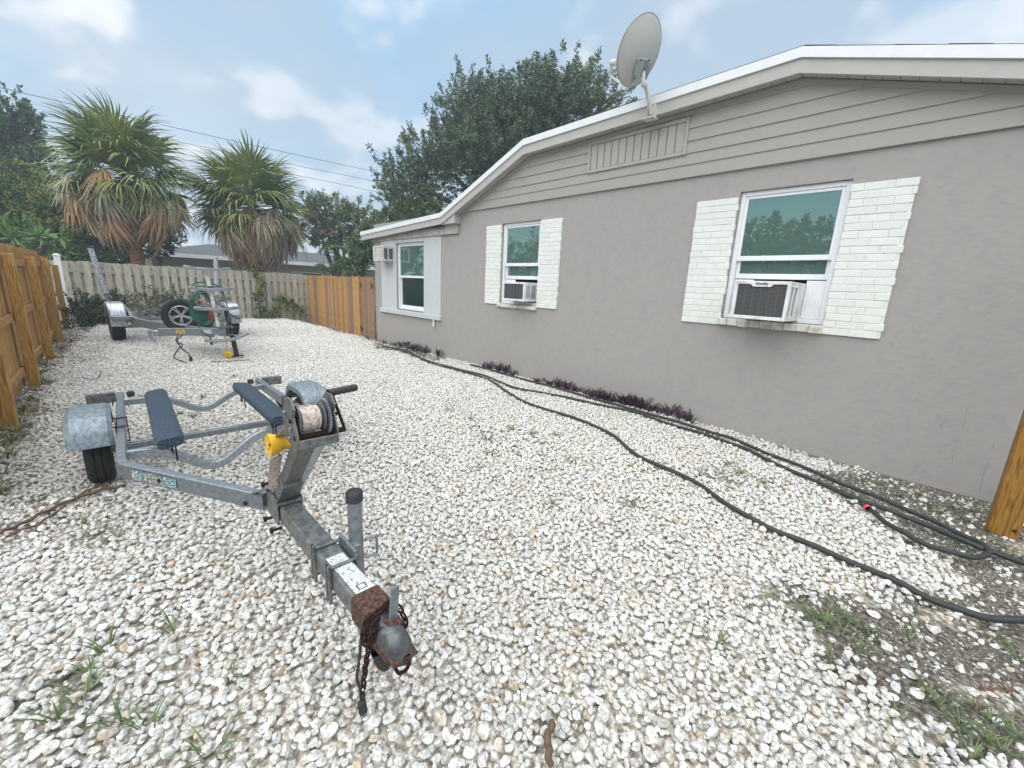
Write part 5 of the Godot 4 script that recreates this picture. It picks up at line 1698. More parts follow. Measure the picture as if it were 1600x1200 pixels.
# ------------------------------------------------------------------ plants
class Leaves:
	var v := PackedVector3Array()
	var n := PackedVector3Array()
	var c := PackedColorArray()
	func leaf(base: Vector3, dir: Vector3, across: Vector3, length: float, width: float, col: Color, fold := 0.25) -> void:
		var up := dir.cross(across).normalized()
		var mid := base + dir * length * 0.45
		var l := mid + across * width * 0.5 + up * width * fold
		var r := mid - across * width * 0.5 + up * width * fold
		var tip := base + dir * length
		var n1 := (l - base).cross(tip - base).normalized()
		var n2 := (tip - base).cross(r - base).normalized()
		for p in [base, tip, l]: v.append(p); n.append(n1); c.append(col)
		for p in [base, r, tip]: v.append(p); n.append(n2); c.append(col)
	func strip(pts: Array, across: Vector3, w0: float, w1: float, wm: float, col: Color, tip_col: Color) -> void:
		var k := pts.size()
		var prev_l := Vector3.ZERO
		var prev_r := Vector3.ZERO
		for i in k:
			var u := float(i) / (k - 1)
			var w := lerpf(w0, wm, minf(u * 3.0, 1.0)) if u < 0.34 else lerpf(wm, w1, (u - 0.34) / 0.66)
			var l: Vector3 = pts[i] + across * w * 0.5
			var r: Vector3 = pts[i] - across * w * 0.5
			if i > 0:
				var d: Vector3 = pts[i] - pts[i - 1]
				var nn := d.cross(across).normalized()
				var cc := col.lerp(tip_col, u)
				for p in [prev_l, l, prev_r, l, r, prev_r]: v.append(p); n.append(nn); c.append(cc)
			prev_l = l; prev_r = r
	func mesh() -> ArrayMesh:
		var a := []
		a.resize(Mesh.ARRAY_MAX)
		a[Mesh.ARRAY_VERTEX] = v; a[Mesh.ARRAY_NORMAL] = n; a[Mesh.ARRAY_COLOR] = c
		var m := ArrayMesh.new()
		m.add_surface_from_arrays(Mesh.PRIMITIVE_TRIANGLES, a)
		return m
func rdir(r: RandomNumberGenerator) -> Vector3:
	var z := r.randf_range(-1, 1)
	var a := r.randf() * TAU
	return Vector3(sqrt(1 - z * z) * cos(a), z, sqrt(1 - z * z) * sin(a))
# a crown: clumps of leaves on twigs spread through a few lobes
# o: lobes [[centre, radii]], clumps, per, spread, len, wid, cols, droop, upright, shell
func crown(r: RandomNumberGenerator, o: Dictionary) -> Array:
	var lv := Leaves.new()
	var twigs := S()
	var vol := 0.0
	for b in o.lobes: vol += b[1].x * b[1].y * b[1].z
	for b in o.lobes:
		var share: float = b[1].x * b[1].y * b[1].z / vol
		var hub: Vector3 = b[0] - Vector3(0, b[1].y * 0.5, 0)
		for k in int(o.clumps * share):
			var d := rdir(r)
			var rad := pow(r.randf(), float(o.get("shell", 0.42)))
			var ragged: float = 1.0 + 0.16 * sin(d.x * 9.0 + d.z * 7.0 + b[0].x) + r.randf_range(-0.08, 0.12)
			var c: Vector3 = b[0] + d * (b[1] as Vector3) * rad * ragged
			var out: Vector3 = (d * 0.8 + Vector3(0, o.get("upright", 0.35), 0) + rdir(r) * 0.35).normalized()
			var tl: float = o.spread * r.randf_range(0.8, 1.7)
			if r.randf() < 0.35: tube(twigs, [c.lerp(hub, 0.35), c, c + out * tl], o.get("twig", 0.012), 4, [1.8, 1.0, 0.4], false)
			var base_col: Color = o.cols[r.randi() % o.cols.size()]
			var vk := r.randf_range(0.8, 1.15)
			for j in int(o.per):
				var t := r.randf()
				var p: Vector3 = c + out * tl * (t - 0.15) + rdir(r) * o.spread * (0.55 - 0.35 * t) * sqrt(r.randf())
				var ld: Vector3 = (rdir(r) + out * 0.7 + Vector3(0, -o.get("droop", 0.1), 0)).normalized()
				var ac := ld.cross(rdir(r)).normalized()
				var q := r.randf_range(0.82, 1.18) * vk
				lv.leaf(p, ld, ac, o.len * r.randf_range(0.7, 1.25), o.wid * r.randf_range(0.8, 1.2), Color(base_col.r * q, base_col.g * q, base_col.b * q))
	return [lv.mesh(), twigs]
func tree(called: String, label: String, category: String, group: String, foot: Vector3, trunk_r: float, seed_: int, o: Dictionary, fork := 0.35) -> Node3D:
	var r := RandomNumberGenerator.new()
	r.seed = seed_
	var t := thing(called, label, category, foot, group)
	var mid := Vector3.ZERO
	for b in o.lobes: mid += b[0]
	mid /= o.lobes.size()
	var st := S()
	var split := foot.lerp(Vector3(lerpf(foot.x, mid.x, 0.5), mid.y, lerpf(foot.z, mid.z, 0.5)), fork)
	tube(st, smooth_line([foot - Vector3(0, 0.2, 0), foot + Vector3(0.02, 0.25, 0.01), foot.lerp(split, 0.6), split], 4), trunk_r, 10, [1.35, 1.2, 1.1, 1.05, 1.0, 1.0, 1.0, 0.97, 0.95, 0.93, 0.9, 0.88, 0.85])
	obj("trunk", st, M.bark, t)
	for b in o.lobes:
		st = S()
		var e: Vector3 = b[0]
		var m1: Vector3 = split.lerp(e, 0.5) + Vector3(0, 0.12 * (e - split).length(), 0)
		tube(st, smooth_line([split - Vector3(0, trunk_r, 0), m1, e, e + Vector3(0, b[1].y * 0.5, 0)], 4), trunk_r * 0.55, 7, [1.0, 0.95, 0.9, 0.85, 0.8, 0.7, 0.6, 0.5, 0.4, 0.35, 0.3, 0.25, 0.2])
		obj("limb", st, M.bark, t)
		for k in 6:
			st = S()
			var d := rdir(r)
			d.y = absf(d.y) * 0.6
			tube(st, smooth_line([m1.lerp(e, r.randf_range(0.2, 0.9)), e + d * (b[1] as Vector3) * 0.45, e + d * (b[1] as Vector3) * 0.92], 3), trunk_r * 0.2, 5, [1.0, 0.85, 0.7, 0.6, 0.5, 0.4, 0.3])
			obj("branch", st, M.bark, t)
	var cr := crown(r, o)
	var cm := put("crown", cr[0], M.leaf, t)
	obj("twigs", cr[1], M.bark, cm)
	return t
func frond_mesh(r: RandomNumberGenerator, dead: bool, cols: Array) -> ArrayMesh:
	# stalk along +z, then a fan whose blades split and droop; the rib arches over
	var lv := Leaves.new()
	var stalk := r.randf_range(0.6, 0.95) if not dead else r.randf_range(0.7, 1.15)
	var arch := -0.16 if not dead else -0.20
	var sp := []
	for i in 6: sp.append(Vector3(0, arch * pow(i / 5.0, 2.0), stalk * i / 5.0))
	var sc: Color = Color(0.12, 0.16, 0.05) if not dead else Color(0.22, 0.13, 0.07)
	lv.strip(sp, Vector3.RIGHT, 0.05, 0.022, 0.03, sc, sc)
	lv.strip(sp, Vector3.UP, 0.03, 0.015, 0.02, sc, sc)
	var blades := 38 if not dead else 34
	var col: Color = cols[r.randi() % cols.size()]
	for k in blades:
		var u := (k + 0.5) / blades * 2.0 - 1.0
		var q := r.randf_range(0.78, 1.2)
		var cc := Color(col.r * q, col.g * q, col.b * q)
		var pts := []
		if dead:                                       # the fan has collapsed: blades hang straight from the end of the stalk
			var from := Vector3(u * 0.10, arch, stalk + r.randf_range(-0.05, 0.10))
			var d := Vector3(u * 0.42 + r.randf_range(-0.08, 0.08), -1.0, r.randf_range(-0.15, 0.35)).normalized()
			var ln := r.randf_range(0.65, 1.05) * (1.0 - 0.25 * absf(u))
			for i in 6:
				var t := i / 5.0
				pts.append(from + d * ln * t + Vector3(u * 0.16 + sin(k * 3.1) * 0.03, 0.07, 0.14) * sin(t * PI * 0.55) * (1.0 - t * 0.5))
			var ac := Vector3(cos(k * 2.3), 0, sin(k * 2.3))
			lv.strip(pts, ac, 0.04, 0.008, 0.052, cc, cc.lerp(Color(0.45, 0.37, 0.27), 0.3))
			continue
		var fan: float = u * 2.15 + r.randf_range(-0.05, 0.05)
		var from: Vector3 = Vector3(0, arch, stalk) + Vector3(0, -0.03, 0.16 * (1.0 - absf(u)))
		var d := Vector3(sin(fan), 0, cos(fan))
		var ln := (0.92 - 0.30 * absf(u)) * r.randf_range(0.85, 1.12)
		var sag := r.randf_range(0.22, 0.70)
		var lift := 0.20 * absf(u)
		for i in 6:
			var t := i / 5.0
			pts.append(from + d * ln * t * (1.0 - 0.22 * sag * t * t) + Vector3(r.randf_range(-0.01, 0.01), lift * ln * t - sag * ln * t * t * t, 0))
		var ac := d.cross(Vector3.UP).normalized()
		ac = (ac + Vector3(0, r.randf_range(-0.6, 0.6), 0)).normalized()
		lv.strip(pts, ac, 0.04, 0.004, 0.058, cc, cc.lerp(Color(0.30, 0.24, 0.11), 0.25))
	return lv.mesh()
func palm(label: String, foot: Vector3, top: Vector3, seed_: int, n_green: int, n_dead: int, booted: bool, size: float) -> void:
	var r := RandomNumberGenerator.new()
	r.seed = seed_
	var t := thing("fan_palm", label, "palm tree", foot, "fan palms behind the grey fence")
	var st := S()
	var line := smooth_line([foot - Vector3(0, 0.3, 0), foot.lerp(top, 0.3) + Vector3(0.03, 0, 0), foot.lerp(top, 0.7), top], 8)
	var sc := []
	for i in line.size(): sc.append(1.06 + 0.03 * sin(i * 2.9) + (0.12 if i < 2 else 0.0))
	tube(st, line, 0.165 if not booted else 0.19, 18, sc)
	obj("trunk", st, M.palm_trunk if not booted else M.palm_boot, t)
	if booted:                                          # stubs of old leaf stalks crossing round the trunk
		var by := 0.9
		while by < top.y - foot.y:
			for k in 7:
				st = S()
				var a := TAU * k / 7.0 + by * 5.0
				var e := Vector3(cos(a), 0, sin(a))
				var p := foot.lerp(top, by / (top.y - foot.y)) + e * 0.15
				bar(st, p, p + e * 0.13 + Vector3(0, 0.24, 0), 0.10, 0.03, 0.008, e)
				obj("leaf_base", st, M.palm_boot, t)
			by += 0.16
	var cr := group_part("crown", t)
	var greens := []
	var deads := []
	var gc := [Color(0.19, 0.29, 0.10), Color(0.16, 0.26, 0.11), Color(0.27, 0.33, 0.10), Color(0.21, 0.30, 0.14)]
	var dc := [Color(0.54, 0.40, 0.26), Color(0.48, 0.33, 0.20), Color(0.56, 0.33, 0.15), Color(0.58, 0.48, 0.36)]
	for k in 7: greens.append(frond_mesh(r, false, gc))
	for k in 6: deads.append(frond_mesh(r, true, dc))
	for k in n_green:
		var u := (k + 0.5) / n_green
		var pitch := deg_to_rad(lerpf(84.0, -28.0, pow(u, 0.85)) + r.randf_range(-9, 9))
		var yaw := k * 2.39996 + r.randf_range(-0.3, 0.3)
		var b := Basis(Vector3.UP, yaw) * Basis(Vector3.RIGHT, -pitch) * Basis(Vector3.BACK, r.randf_range(-0.5, 0.5))
		var o := put("frond", greens[k % 7], M.frond, cr)
		o.transform = Transform3D(b.scaled(Vector3.ONE * size * r.randf_range(0.88, 1.1)), top + Vector3(0, 0.05 + 0.25 * (1.0 - u), 0))
	for k in n_dead:
		var u := (k + 0.5) / n_dead
		var pitch := deg_to_rad(lerpf(16.0, -46.0, u) + r.randf_range(-10, 10))
		var yaw := k * 2.39996 + 0.8 + r.randf_range(-0.4, 0.4)
		var b := Basis(Vector3.UP, yaw) * Basis(Vector3.RIGHT, -pitch) * Basis(Vector3.BACK, r.randf_range(-0.2, 0.2))
		var o := put("dead_frond", deads[k % 6], M.dead, cr)
		o.transform = Transform3D(b.scaled(Vector3.ONE * size * r.randf_range(0.8, 1.05)), top + Vector3(0, -0.05 - 0.25 * u, 0))
func tuft(label: String, group: String, called: String, at: Vector3, blades: int, height: float, spread: float, width: float, cols: Array, m: Material, r: RandomNumberGenerator, flat_ := 0.0) -> void:
	var lv := Leaves.new()
	for k in blades:
		var a := r.randf() * TAU
		var e := Vector3(cos(a), 0, sin(a))
		var p := at + e * spread * 0.25 * r.randf()
		var h := height * r.randf_range(0.5, 1.1)
		var lean := r.randf_range(0.25, 1.0) * spread
		var col: Color = cols[r.randi() % cols.size()]
		var pts := []
		for i in 5:
			var s := i / 4.0
			pts.append(p + e * lean * (s * 0.45 + s * s * 0.55) + Vector3(0, h * (1.0 - flat_) * (s * 1.15 - 0.4 * s * s * s), 0))
		var q := r.randf_range(0.8, 1.2)
		var cc := Color(col.r * q, col.g * q, col.b * q)
		lv.strip(pts, e.cross(Vector3.UP), width * 0.6, 0.001, width, cc, cc)
	var o := thing(called, label, "weed" if m != M.purple else "plant", at, group)
	put("leaves", lv.mesh(), m, o)
func make_small_plants() -> void:
	var r := RandomNumberGenerator.new()
	r.seed = 5
	var green := [Color(0.075, 0.13, 0.04), Color(0.10, 0.16, 0.05), Color(0.14, 0.18, 0.065)]
	for p in [[702, 642, 7], [735, 655, 6], [762, 688, 12], [770, 712, 13], [800, 672, 7], [832, 680, 10], [868, 682, 10], [893, 722, 9], [1092, 742, 7], [1158, 742, 10], [1190, 757, 9], [1140, 728, 8], [862, 790, 5], [985, 790, 5], [745, 735, 5], [180, 845, 6], [125, 822, 6], [150, 838, 5], [282, 648, 10], [300, 652, 9], [318, 622, 10], [365, 588, 7], [286, 628, 6], [378, 560, 5], [560, 525, 8], [640, 570, 5], [1120, 1008, 6]]:
		tuft("small green weed sprouting through the white gravel", "weeds in the gravel", "gravel_weed", G(p[0], p[1], 0.0), p[2] * 2 + 4, 0.05 + 0.003 * p[2], 0.10, 0.0075, green, M.leaf, r, 0.2)
	for p in [[165, 1020, 7], [150, 1062, 12], [190, 1128, 8], [235, 1140, 9], [135, 1085, 9], [330, 1178, 14], [120, 1105, 6], [95, 1130, 6], [360, 1060, 4], [275, 990, 4]]:
		tuft("long bladed grass tuft among the near stones beside the small trailer", "grass tufts by the small trailer", "grass_tuft", G(p[0], p[1], 0.0), p[2] + 1, 0.10, 0.13, 0.008, green, M.leaf, r)
	for p in [[1165, 945, 16], [1180, 952, 14], [1245, 968, 14], [1265, 960, 16], [1290, 972, 18], [1320, 968, 16], [1345, 980, 14], [1340, 1015, 10], [1300, 1030, 9], [1420, 1000, 9], [1455, 1085, 12], [1480, 1092, 12], [1400, 1122, 10], [1350, 1110, 9], [1500, 1135, 14], [1540, 1160, 18], [1565, 1178, 18], [1585, 1150, 14], [1520, 1185, 16], [1400, 1180, 10], [1440, 1195, 12], [1300, 905, 8], [1430, 850, 8], [1400, 775, 14], [1450, 790, 16], [1490, 795, 18], [1520, 800, 18], [1380, 760, 12], [1420, 800, 12], [1590, 870, 12], [1360, 845, 8], [1555, 1000, 8], [1590, 1030, 9], [1465, 800, 14], [1505, 812, 14], [1430, 772, 12], [1345, 750, 10], [1315, 985, 12], [1275, 985, 12], [1225, 955, 10], [1200, 940, 10], [1360, 995, 10], [1550, 1130, 12], [1475, 1110, 10], [1575, 860, 12], [1540, 830, 12], [1500, 860, 7], [1390, 870, 7]]:
		tuft("low green weed rooted in the bare soil near the gate post", "weeds on the bare soil", "soil_weed", G(p[0], p[1], -0.02), p[2] + 2, 0.055, 0.10, 0.006, green, M.leaf, r)
	for p in [[1540, 1085, 16], [1525, 1110, 12], [1580, 1085, 14]]:
		tuft("reddish creeping weed on the bare soil", "red weeds on the bare soil", "red_weed", G(p[0], p[1], -0.02), p[2], 0.035, 0.10, 0.008, [Color(0.11, 0.045, 0.035), Color(0.14, 0.08, 0.045), Color(0.09, 0.09, 0.04)], M.leaf, r)
	for p in [[18, 690, 16], [30, 660, 18], [48, 625, 16], [60, 585, 16], [70, 570, 16], [85, 560, 14], [35, 640, 18], [10, 715, 12], [70, 600, 12], [58, 612, 14], [5, 740, 10], [95, 545, 14], [25, 675, 14], [42, 650, 12], [62, 598, 14], [80, 552, 12], [110, 535, 10], [0, 700, 14], [0, 770, 8]]:
		tuft("straggling yellow green weed at the foot of the orange fence", "weeds along the orange fence", "fence_weed", G(p[0], p[1], 0.0), p[2] * 2 + 10, 0.10, 0.20, 0.008, [Color(0.16, 0.18, 0.06), Color(0.12, 0.16, 0.05), Color(0.24, 0.20, 0.09)], M.leaf, r)
	for p in [[600, 536, 18], [618, 540, 22], [640, 545, 20], [660, 550, 20], [632, 539, 16], [575, 530, 14], [590, 545, 10]]:
		tuft("bright green weed clump at the foot of the wall near the gate", "weeds by the gate", "wall_weed", G(p[0], p[1], 0.0), p[2] * 2, 0.14, 0.20, 0.013, green, M.leaf, r)
	var pur := [Color(0.070, 0.035, 0.062), Color(0.050, 0.028, 0.048), Color(0.095, 0.045, 0.075)]
	for p in [[642, 543, 12, 0.16], [660, 548, 14, 0.16], [688, 556, 14, 0.14], [672, 551, 10, 0.14], [772, 577, 12, 0.15], [785, 580, 14, 0.15], [797, 583, 13, 0.17], [872, 606, 14, 0.14], [885, 609, 12, 0.14], [905, 613, 8, 0.12], [935, 624, 9, 0.15], [950, 628, 8, 0.14], [972, 632, 12, 0.15], [988, 636, 14, 0.16], [1003, 639, 15, 0.17], [1020, 643, 8, 0.12], [1045, 650, 7, 0.14], [1062, 656, 8, 0.15], [1078, 661, 9, 0.13], [895, 611, 8, 0.10], [918, 618, 7, 0.09], [925, 621, 9, 0.11], [943, 626, 8, 0.10], [961, 630, 9, 0.12], [980, 634, 10, 0.13], [996, 637, 10, 0.14], [1012, 641, 9, 0.12], [1032, 647, 7, 0.09], [762, 575, 9, 0.10], [808, 586, 8, 0.10], [840, 597, 7, 0.08], [858, 602, 9, 0.10], [650, 546, 12, 0.12], [630, 541, 10, 0.12]]:
		var g := G(p[0], p[1], 0.0)
		g.x = minf(g.x, 4.95)
		tuft("dark purple leaved plant growing along the foot of the house wall", "purple plants along the house wall", "purple_plant", g, p[2] + 8, p[3] * 1.45, 0.18, 0.034, pur, M.purple, r)
	# fallen leaves under the orange fence and by the sticks
	var lv := Leaves.new()
	for k in 700:
		var x := -0.80 + absf(r.randfn(0.0, 0.25))
		var z := r.randf_range(-14.5, -4.5)
		if r.randf() < 0.4:
			x = r.randf_range(-0.75, -0.1); z = r.randf_range(-11.6, -9.4)
		var d := rdir(r); d.y *= 0.2; d = d.normalized()
		var c := Color(0.22, 0.13, 0.07).lerp(Color(0.34, 0.25, 0.15), r.randf())
		lv.leaf(Vector3(x, bed(x, z) + 0.02 + r.randf() * 0.012, z), d, d.cross(Vector3.UP).normalized(), r.randf_range(0.03, 0.07), r.randf_range(0.012, 0.03), c)
	for k in 420:                                        # flecks blown over the stones
		var x := r.randf_range(-0.5, 4.8)
		var z := r.randf_range(-9.0, 0.0)
		if z > 0.1 + x * 0.25 or (x < 0.4 and z > -0.4): continue
		var d := rdir(r); d.y *= 0.3; d = d.normalized()
		lv.leaf(Vector3(x, bed(x, z) + 0.022, z), d, d.cross(Vector3.UP).normalized(), r.randf_range(0.012, 0.035), r.randf_range(0.004, 0.012), Color(0.20, 0.14, 0.08).lerp(Color(0.30, 0.27, 0.14), r.randf()))
	for k in 160:
		var g := G(r.randf_range(0, 190), r.randf_range(755, 850), 0.03)
		var d := rdir(r); d.y *= 0.2; d = d.normalized()
		lv.leaf(g, d, d.cross(Vector3.UP).normalized(), r.randf_range(0.02, 0.05), 0.012, Color(0.16, 0.10, 0.06))
	for k in 260:                                        # brown litter on the soil by the wall end
		var g := G(r.randf_range(1330, 1600), r.randf_range(755, 900), -0.015)
		if g.x > 4.98: continue
		var d := rdir(r); d.y *= 0.2; d = d.normalized()
		lv.leaf(g, d, d.cross(Vector3.UP).normalized(), r.randf_range(0.02, 0.05), 0.010, Color(0.13, 0.09, 0.055))
	var o := put("leaf_litter", lv.mesh(), M.dead, null)
	tag(o, "dry brown leaf litter strewn along the yard edges", "leaf litter", "", "stuff")
func make_trees() -> void:
	palm("tall fan palm with bare orange trunk and skirt of dead fronds", Vector3(0.80, 0, -18.5), Vector3(0.83, 4.15, -18.5), 21, 64, 56, false, 1.1)
	palm("fan palm with boot covered trunk and thick skirt of dead fronds", Vector3(4.15, 0, -18.6), Vector3(4.25, 3.75, -18.5), 22, 60, 70, true, 1.22)
	var dark := [Color(0.09, 0.145, 0.075), Color(0.115, 0.175, 0.085), Color(0.145, 0.20, 0.10), Color(0.105, 0.155, 0.09)]
	# the oak behind the house
	var c := EYE + ray(800, 190) * 16.0
	var s := func(px: float, py: float, k: float) -> Vector3: return EYE + ray(px, py) * k
	tree("oak_tree", "large dark spreading tree rising behind the house roof", "tree", "", Vector3(c.x + 0.6, 0, c.z - 0.4), 0.24, 31,
		{"lobes": [[s.call(800, 190, 16.0), Vector3(2.1, 1.75, 2.2)], [s.call(865, 150, 15.6), Vector3(1.6, 1.35, 1.8)], [s.call(735, 165, 16.4), Vector3(1.25, 1.1, 1.4)], [s.call(770, 250, 15.8), Vector3(2.1, 1.5, 2.0)], [s.call(690, 255, 16.2), Vector3(1.6, 1.35, 1.6)], [s.call(635, 285, 16.0), Vector3(1.35, 1.0, 1.4)], [s.call(650, 318, 15.8), Vector3(1.4, 0.75, 1.3)], [s.call(850, 210, 16.2), Vector3(2.2, 1.5, 2.2)], [s.call(940, 165, 16.0), Vector3(1.2, 0.85, 1.3)], [s.call(915, 120, 16.2), Vector3(0.8, 0.6, 0.9)], [s.call(700, 200, 16.0), Vector3(0.95, 0.9, 1.0)]],
		"clumps": 2900, "per": 40, "spread": 0.27, "len": 0.10, "wid": 0.048, "cols": dark, "upright": 0.5, "twig": 0.010, "shell": 0.55})
	# behind the left corner
	var ev := [Color(0.060, 0.115, 0.050), Color(0.075, 0.135, 0.055), Color(0.095, 0.155, 0.07)]
	var q: Vector3 = s.call(25, 215, 17.0)
	tree("evergreen_tree", "dark evergreen tree with spiky upright sprays behind the left corner", "tree", "", Vector3(q.x, 0, q.z), 0.16, 32,
		{"lobes": [[s.call(35, 215, 17.0), Vector3(0.65, 1.6, 0.8)], [s.call(-10, 230, 17.0), Vector3(0.9, 1.9, 0.9)], [s.call(60, 260, 16.6), Vector3(0.55, 0.9, 0.7)], [s.call(10, 300, 16.5), Vector3(1.3, 1.2, 1.2)]],
		"clumps": 1200, "per": 30, "spread": 0.20, "len": 0.12, "wid": 0.055, "cols": ev, "upright": 0.9})
	var hedge := [Color(0.12, 0.21, 0.045), Color(0.18, 0.235, 0.05), Color(0.10, 0.19, 0.045), Color(0.25, 0.25, 0.06)]
	q = s.call(60, 330, 14.5)
	tree("yellow_green_bush", "tall bush with yellowing leaves beside the first palm", "bush", "", Vector3(q.x, 0, q.z), 0.10, 33,
		{"lobes": [[s.call(40, 300, 14.6), Vector3(0.9, 0.9, 0.9)], [s.call(85, 325, 14.4), Vector3(0.8, 0.8, 0.8)], [s.call(10, 350, 14.4), Vector3(0.9, 0.8, 0.8)], [s.call(80, 375, 14.2), Vector3(0.9, 0.7, 0.8)], [s.call(-40, 320, 14.2), Vector3(1.0, 1.1, 1.0)]],
		"clumps": 1250, "per": 28, "spread": 0.20, "len": 0.11, "wid": 0.06, "cols": hedge}, 0.25)
	var deep := [Color(0.040, 0.080, 0.032), Color(0.055, 0.105, 0.040), Color(0.085, 0.145, 0.05)]
	q = s.call(180, 400, 15.2)
	tree("dark_bush", "deep green bush filling the space beneath the first palm", "bush", "", Vector3(q.x, 0, q.z - 0.2), 0.09, 34,
		{"lobes": [[s.call(120, 385, 15.2), Vector3(0.9, 0.75, 0.8)], [s.call(175, 375, 15.4), Vector3(0.9, 0.8, 0.8)], [s.call(235, 370, 15.8), Vector3(0.8, 0.7, 0.8)], [s.call(160, 420, 14.8), Vector3(1.0, 0.7, 0.8)]],
		"clumps": 900, "per": 28, "spread": 0.20, "len": 0.11, "wid": 0.06, "cols": deep}, 0.25)
	# frangipani: large leaves in rosettes over the orange fence
	var pl := [Color(0.09, 0.20, 0.045), Color(0.12, 0.24, 0.06), Color(0.15, 0.27, 0.075)]
	q = s.call(40, 372, 11.5)
	tree("frangipani", "small tree with long glossy leaves leaning over the orange fence", "tree", "", Vector3(q.x - 0.3, 0, q.z), 0.07, 35,
		{"lobes": [[s.call(20, 372, 11.6), Vector3(0.45, 0.28, 0.45)], [s.call(75, 378, 11.8), Vector3(0.40, 0.26, 0.4)], [s.call(-25, 360, 11.4), Vector3(0.5, 0.35, 0.5)], [s.call(100, 392, 12.2), Vector3(0.25, 0.2, 0.3)]],
		"clumps": 34, "per": 13, "spread": 0.10, "len": 0.34, "wid": 0.085, "cols": pl, "droop": 0.25})
	# flowering tree by the low roof
	var ol := [Color(0.085, 0.16, 0.05), Color(0.11, 0.19, 0.06), Color(0.07, 0.13, 0.045), Color(0.11, 0.19, 0.06), Color(0.085, 0.16, 0.05), Color(0.13, 0.21, 0.08), Color(0.10, 0.17, 0.055), Color(0.11, 0.19, 0.06), Color(0.36, 0.20, 0.20)]
	q = s.call(525, 400, 17.0)
	tree("flowering_tree", "round green tree with pinkish blossoms beyond the back gate", "tree", "", Vector3(q.x, 0, q.z), 0.11, 36,
		{"lobes": [[s.call(520, 335, 17.2), Vector3(1.0, 0.75, 0.9)], [s.call(560, 345, 17.0), Vector3(0.75, 0.7, 0.8)], [s.call(480, 330, 17.6), Vector3(0.7, 0.6, 0.7)], [s.call(530, 375, 16.8), Vector3(1.0, 0.6, 0.8)], [s.call(500, 365, 17.0), Vector3(0.8, 0.5, 0.7)]],
		"clumps": 520, "per": 26, "spread": 0.19, "len": 0.13, "wid": 0.035, "cols": ol, "droop": 0.2})
	q = s.call(560, 410, 15.5)
	tree("leafy_shrub", "light green leafy shrub rising behind the tan picket fence", "bush", "", Vector3(q.x, 0, q.z), 0.07, 37,
		{"lobes": [[s.call(570, 395, 15.4), Vector3(0.5, 0.55, 0.5)], [s.call(550, 415, 15.2), Vector3(0.55, 0.35, 0.5)], [s.call(582, 365, 15.6), Vector3(0.45, 0.5, 0.5)], [s.call(512, 422, 15.4), Vector3(0.30, 0.18, 0.3)]],
		"clumps": 190, "per": 22, "spread": 0.20, "len": 0.17, "wid": 0.045, "cols": [Color(0.06, 0.12, 0.03), Color(0.09, 0.16, 0.045), Color(0.12, 0.19, 0.06)], "upright": 0.7})
	q = s.call(640, 335, 14.5)
	tree("roof_bush", "pale green bush showing over the low roof edge", "bush", "", Vector3(q.x + 0.3, 0, q.z - 0.6), 0.09, 38,
		{"lobes": [[s.call(640, 336, 15.5), Vector3(0.75, 0.35, 0.7)], [s.call(605, 345, 15.6), Vector3(0.5, 0.35, 0.6)], [s.call(670, 330, 15.5), Vector3(0.5, 0.3, 0.5)]],
		"clumps": 230, "per": 24, "spread": 0.17, "len": 0.12, "wid": 0.045, "cols": [Color(0.10, 0.17, 0.05), Color(0.14, 0.21, 0.07), Color(0.18, 0.22, 0.10)]})
	# slim green-stemmed palm beside it
	var st := S()
	var sp := thing("slender_palm", "slim palm with a smooth pale green stem behind the tan fence", "palm tree", Vector3(ZP(539, 430, -16.9).x, 0, -16.9))
	var top := ZP(537, 388, -16.9)
	tube(st, [Vector3(sp.position.x, -0.2, -16.9), top.lerp(sp.position, 0.5), top], 0.075, 12, [1.0, 0.92, 0.8])
	obj("stem", st, M.green_stem, sp)
	var r := RandomNumberGenerator.new()
	r.seed = 44
	var cr := group_part("crown", sp)
	for k in 9:
		var lv := Leaves.new()
		var a := TAU * k / 9.0 + r.randf()
		var e := Vector3(cos(a), 0, sin(a))
		var rib := []
		for i in 9:
			var u := i / 8.0
			rib.append(top + e * 1.0 * u + Vector3(0, 0.55 * u - 0.75 * u * u, 0))
		lv.strip(rib, e.cross(Vector3.UP), 0.03, 0.006, 0.02, Color(0.10, 0.16, 0.05), Color(0.10, 0.16, 0.05))
		for i in range(1, 9):
			for j in 2:
				for sd in [-1.0, 1.0]:
					var p: Vector3 = rib[i].lerp(rib[i - 1], j * 0.5)
					var d: Vector3 = (e.cross(Vector3.UP) * sd + e * 0.6 + Vector3(0, -0.35, 0)).normalized()
					lv.leaf(p, d, d.cross(Vector3.UP).normalized(), 0.34, 0.035, Color(0.07, 0.14, 0.04))
		put("frond", lv.mesh(), M.frond, cr)
	# creepers on the grey fence
	var lo := func(px: float, py: float, z: float) -> Vector3: return ZP(px, py, z)
	tree("fence_shrub", "dark low shrub crowding the corner where the two fences meet", "bush", "", Vector3(-0.35, 0, -15.3), 0.03, 39,
		{"lobes": [[Vector3(-0.45, 0.42, -15.2), Vector3(0.42, 0.42, 0.5)], [Vector3(-0.15, 0.32, -15.4), Vector3(0.45, 0.32, 0.5)], [Vector3(-0.55, 0.30, -14.5), Vector3(0.25, 0.30, 0.5)], [Vector3(0.1, 0.55, -15.7), Vector3(0.35, 0.4, 0.3)]],
		"clumps": 260, "per": 22, "spread": 0.12, "len": 0.07, "wid": 0.03, "cols": [Color(0.030, 0.055, 0.022), Color(0.045, 0.075, 0.03), Color(0.06, 0.085, 0.04)]}, 0.2)
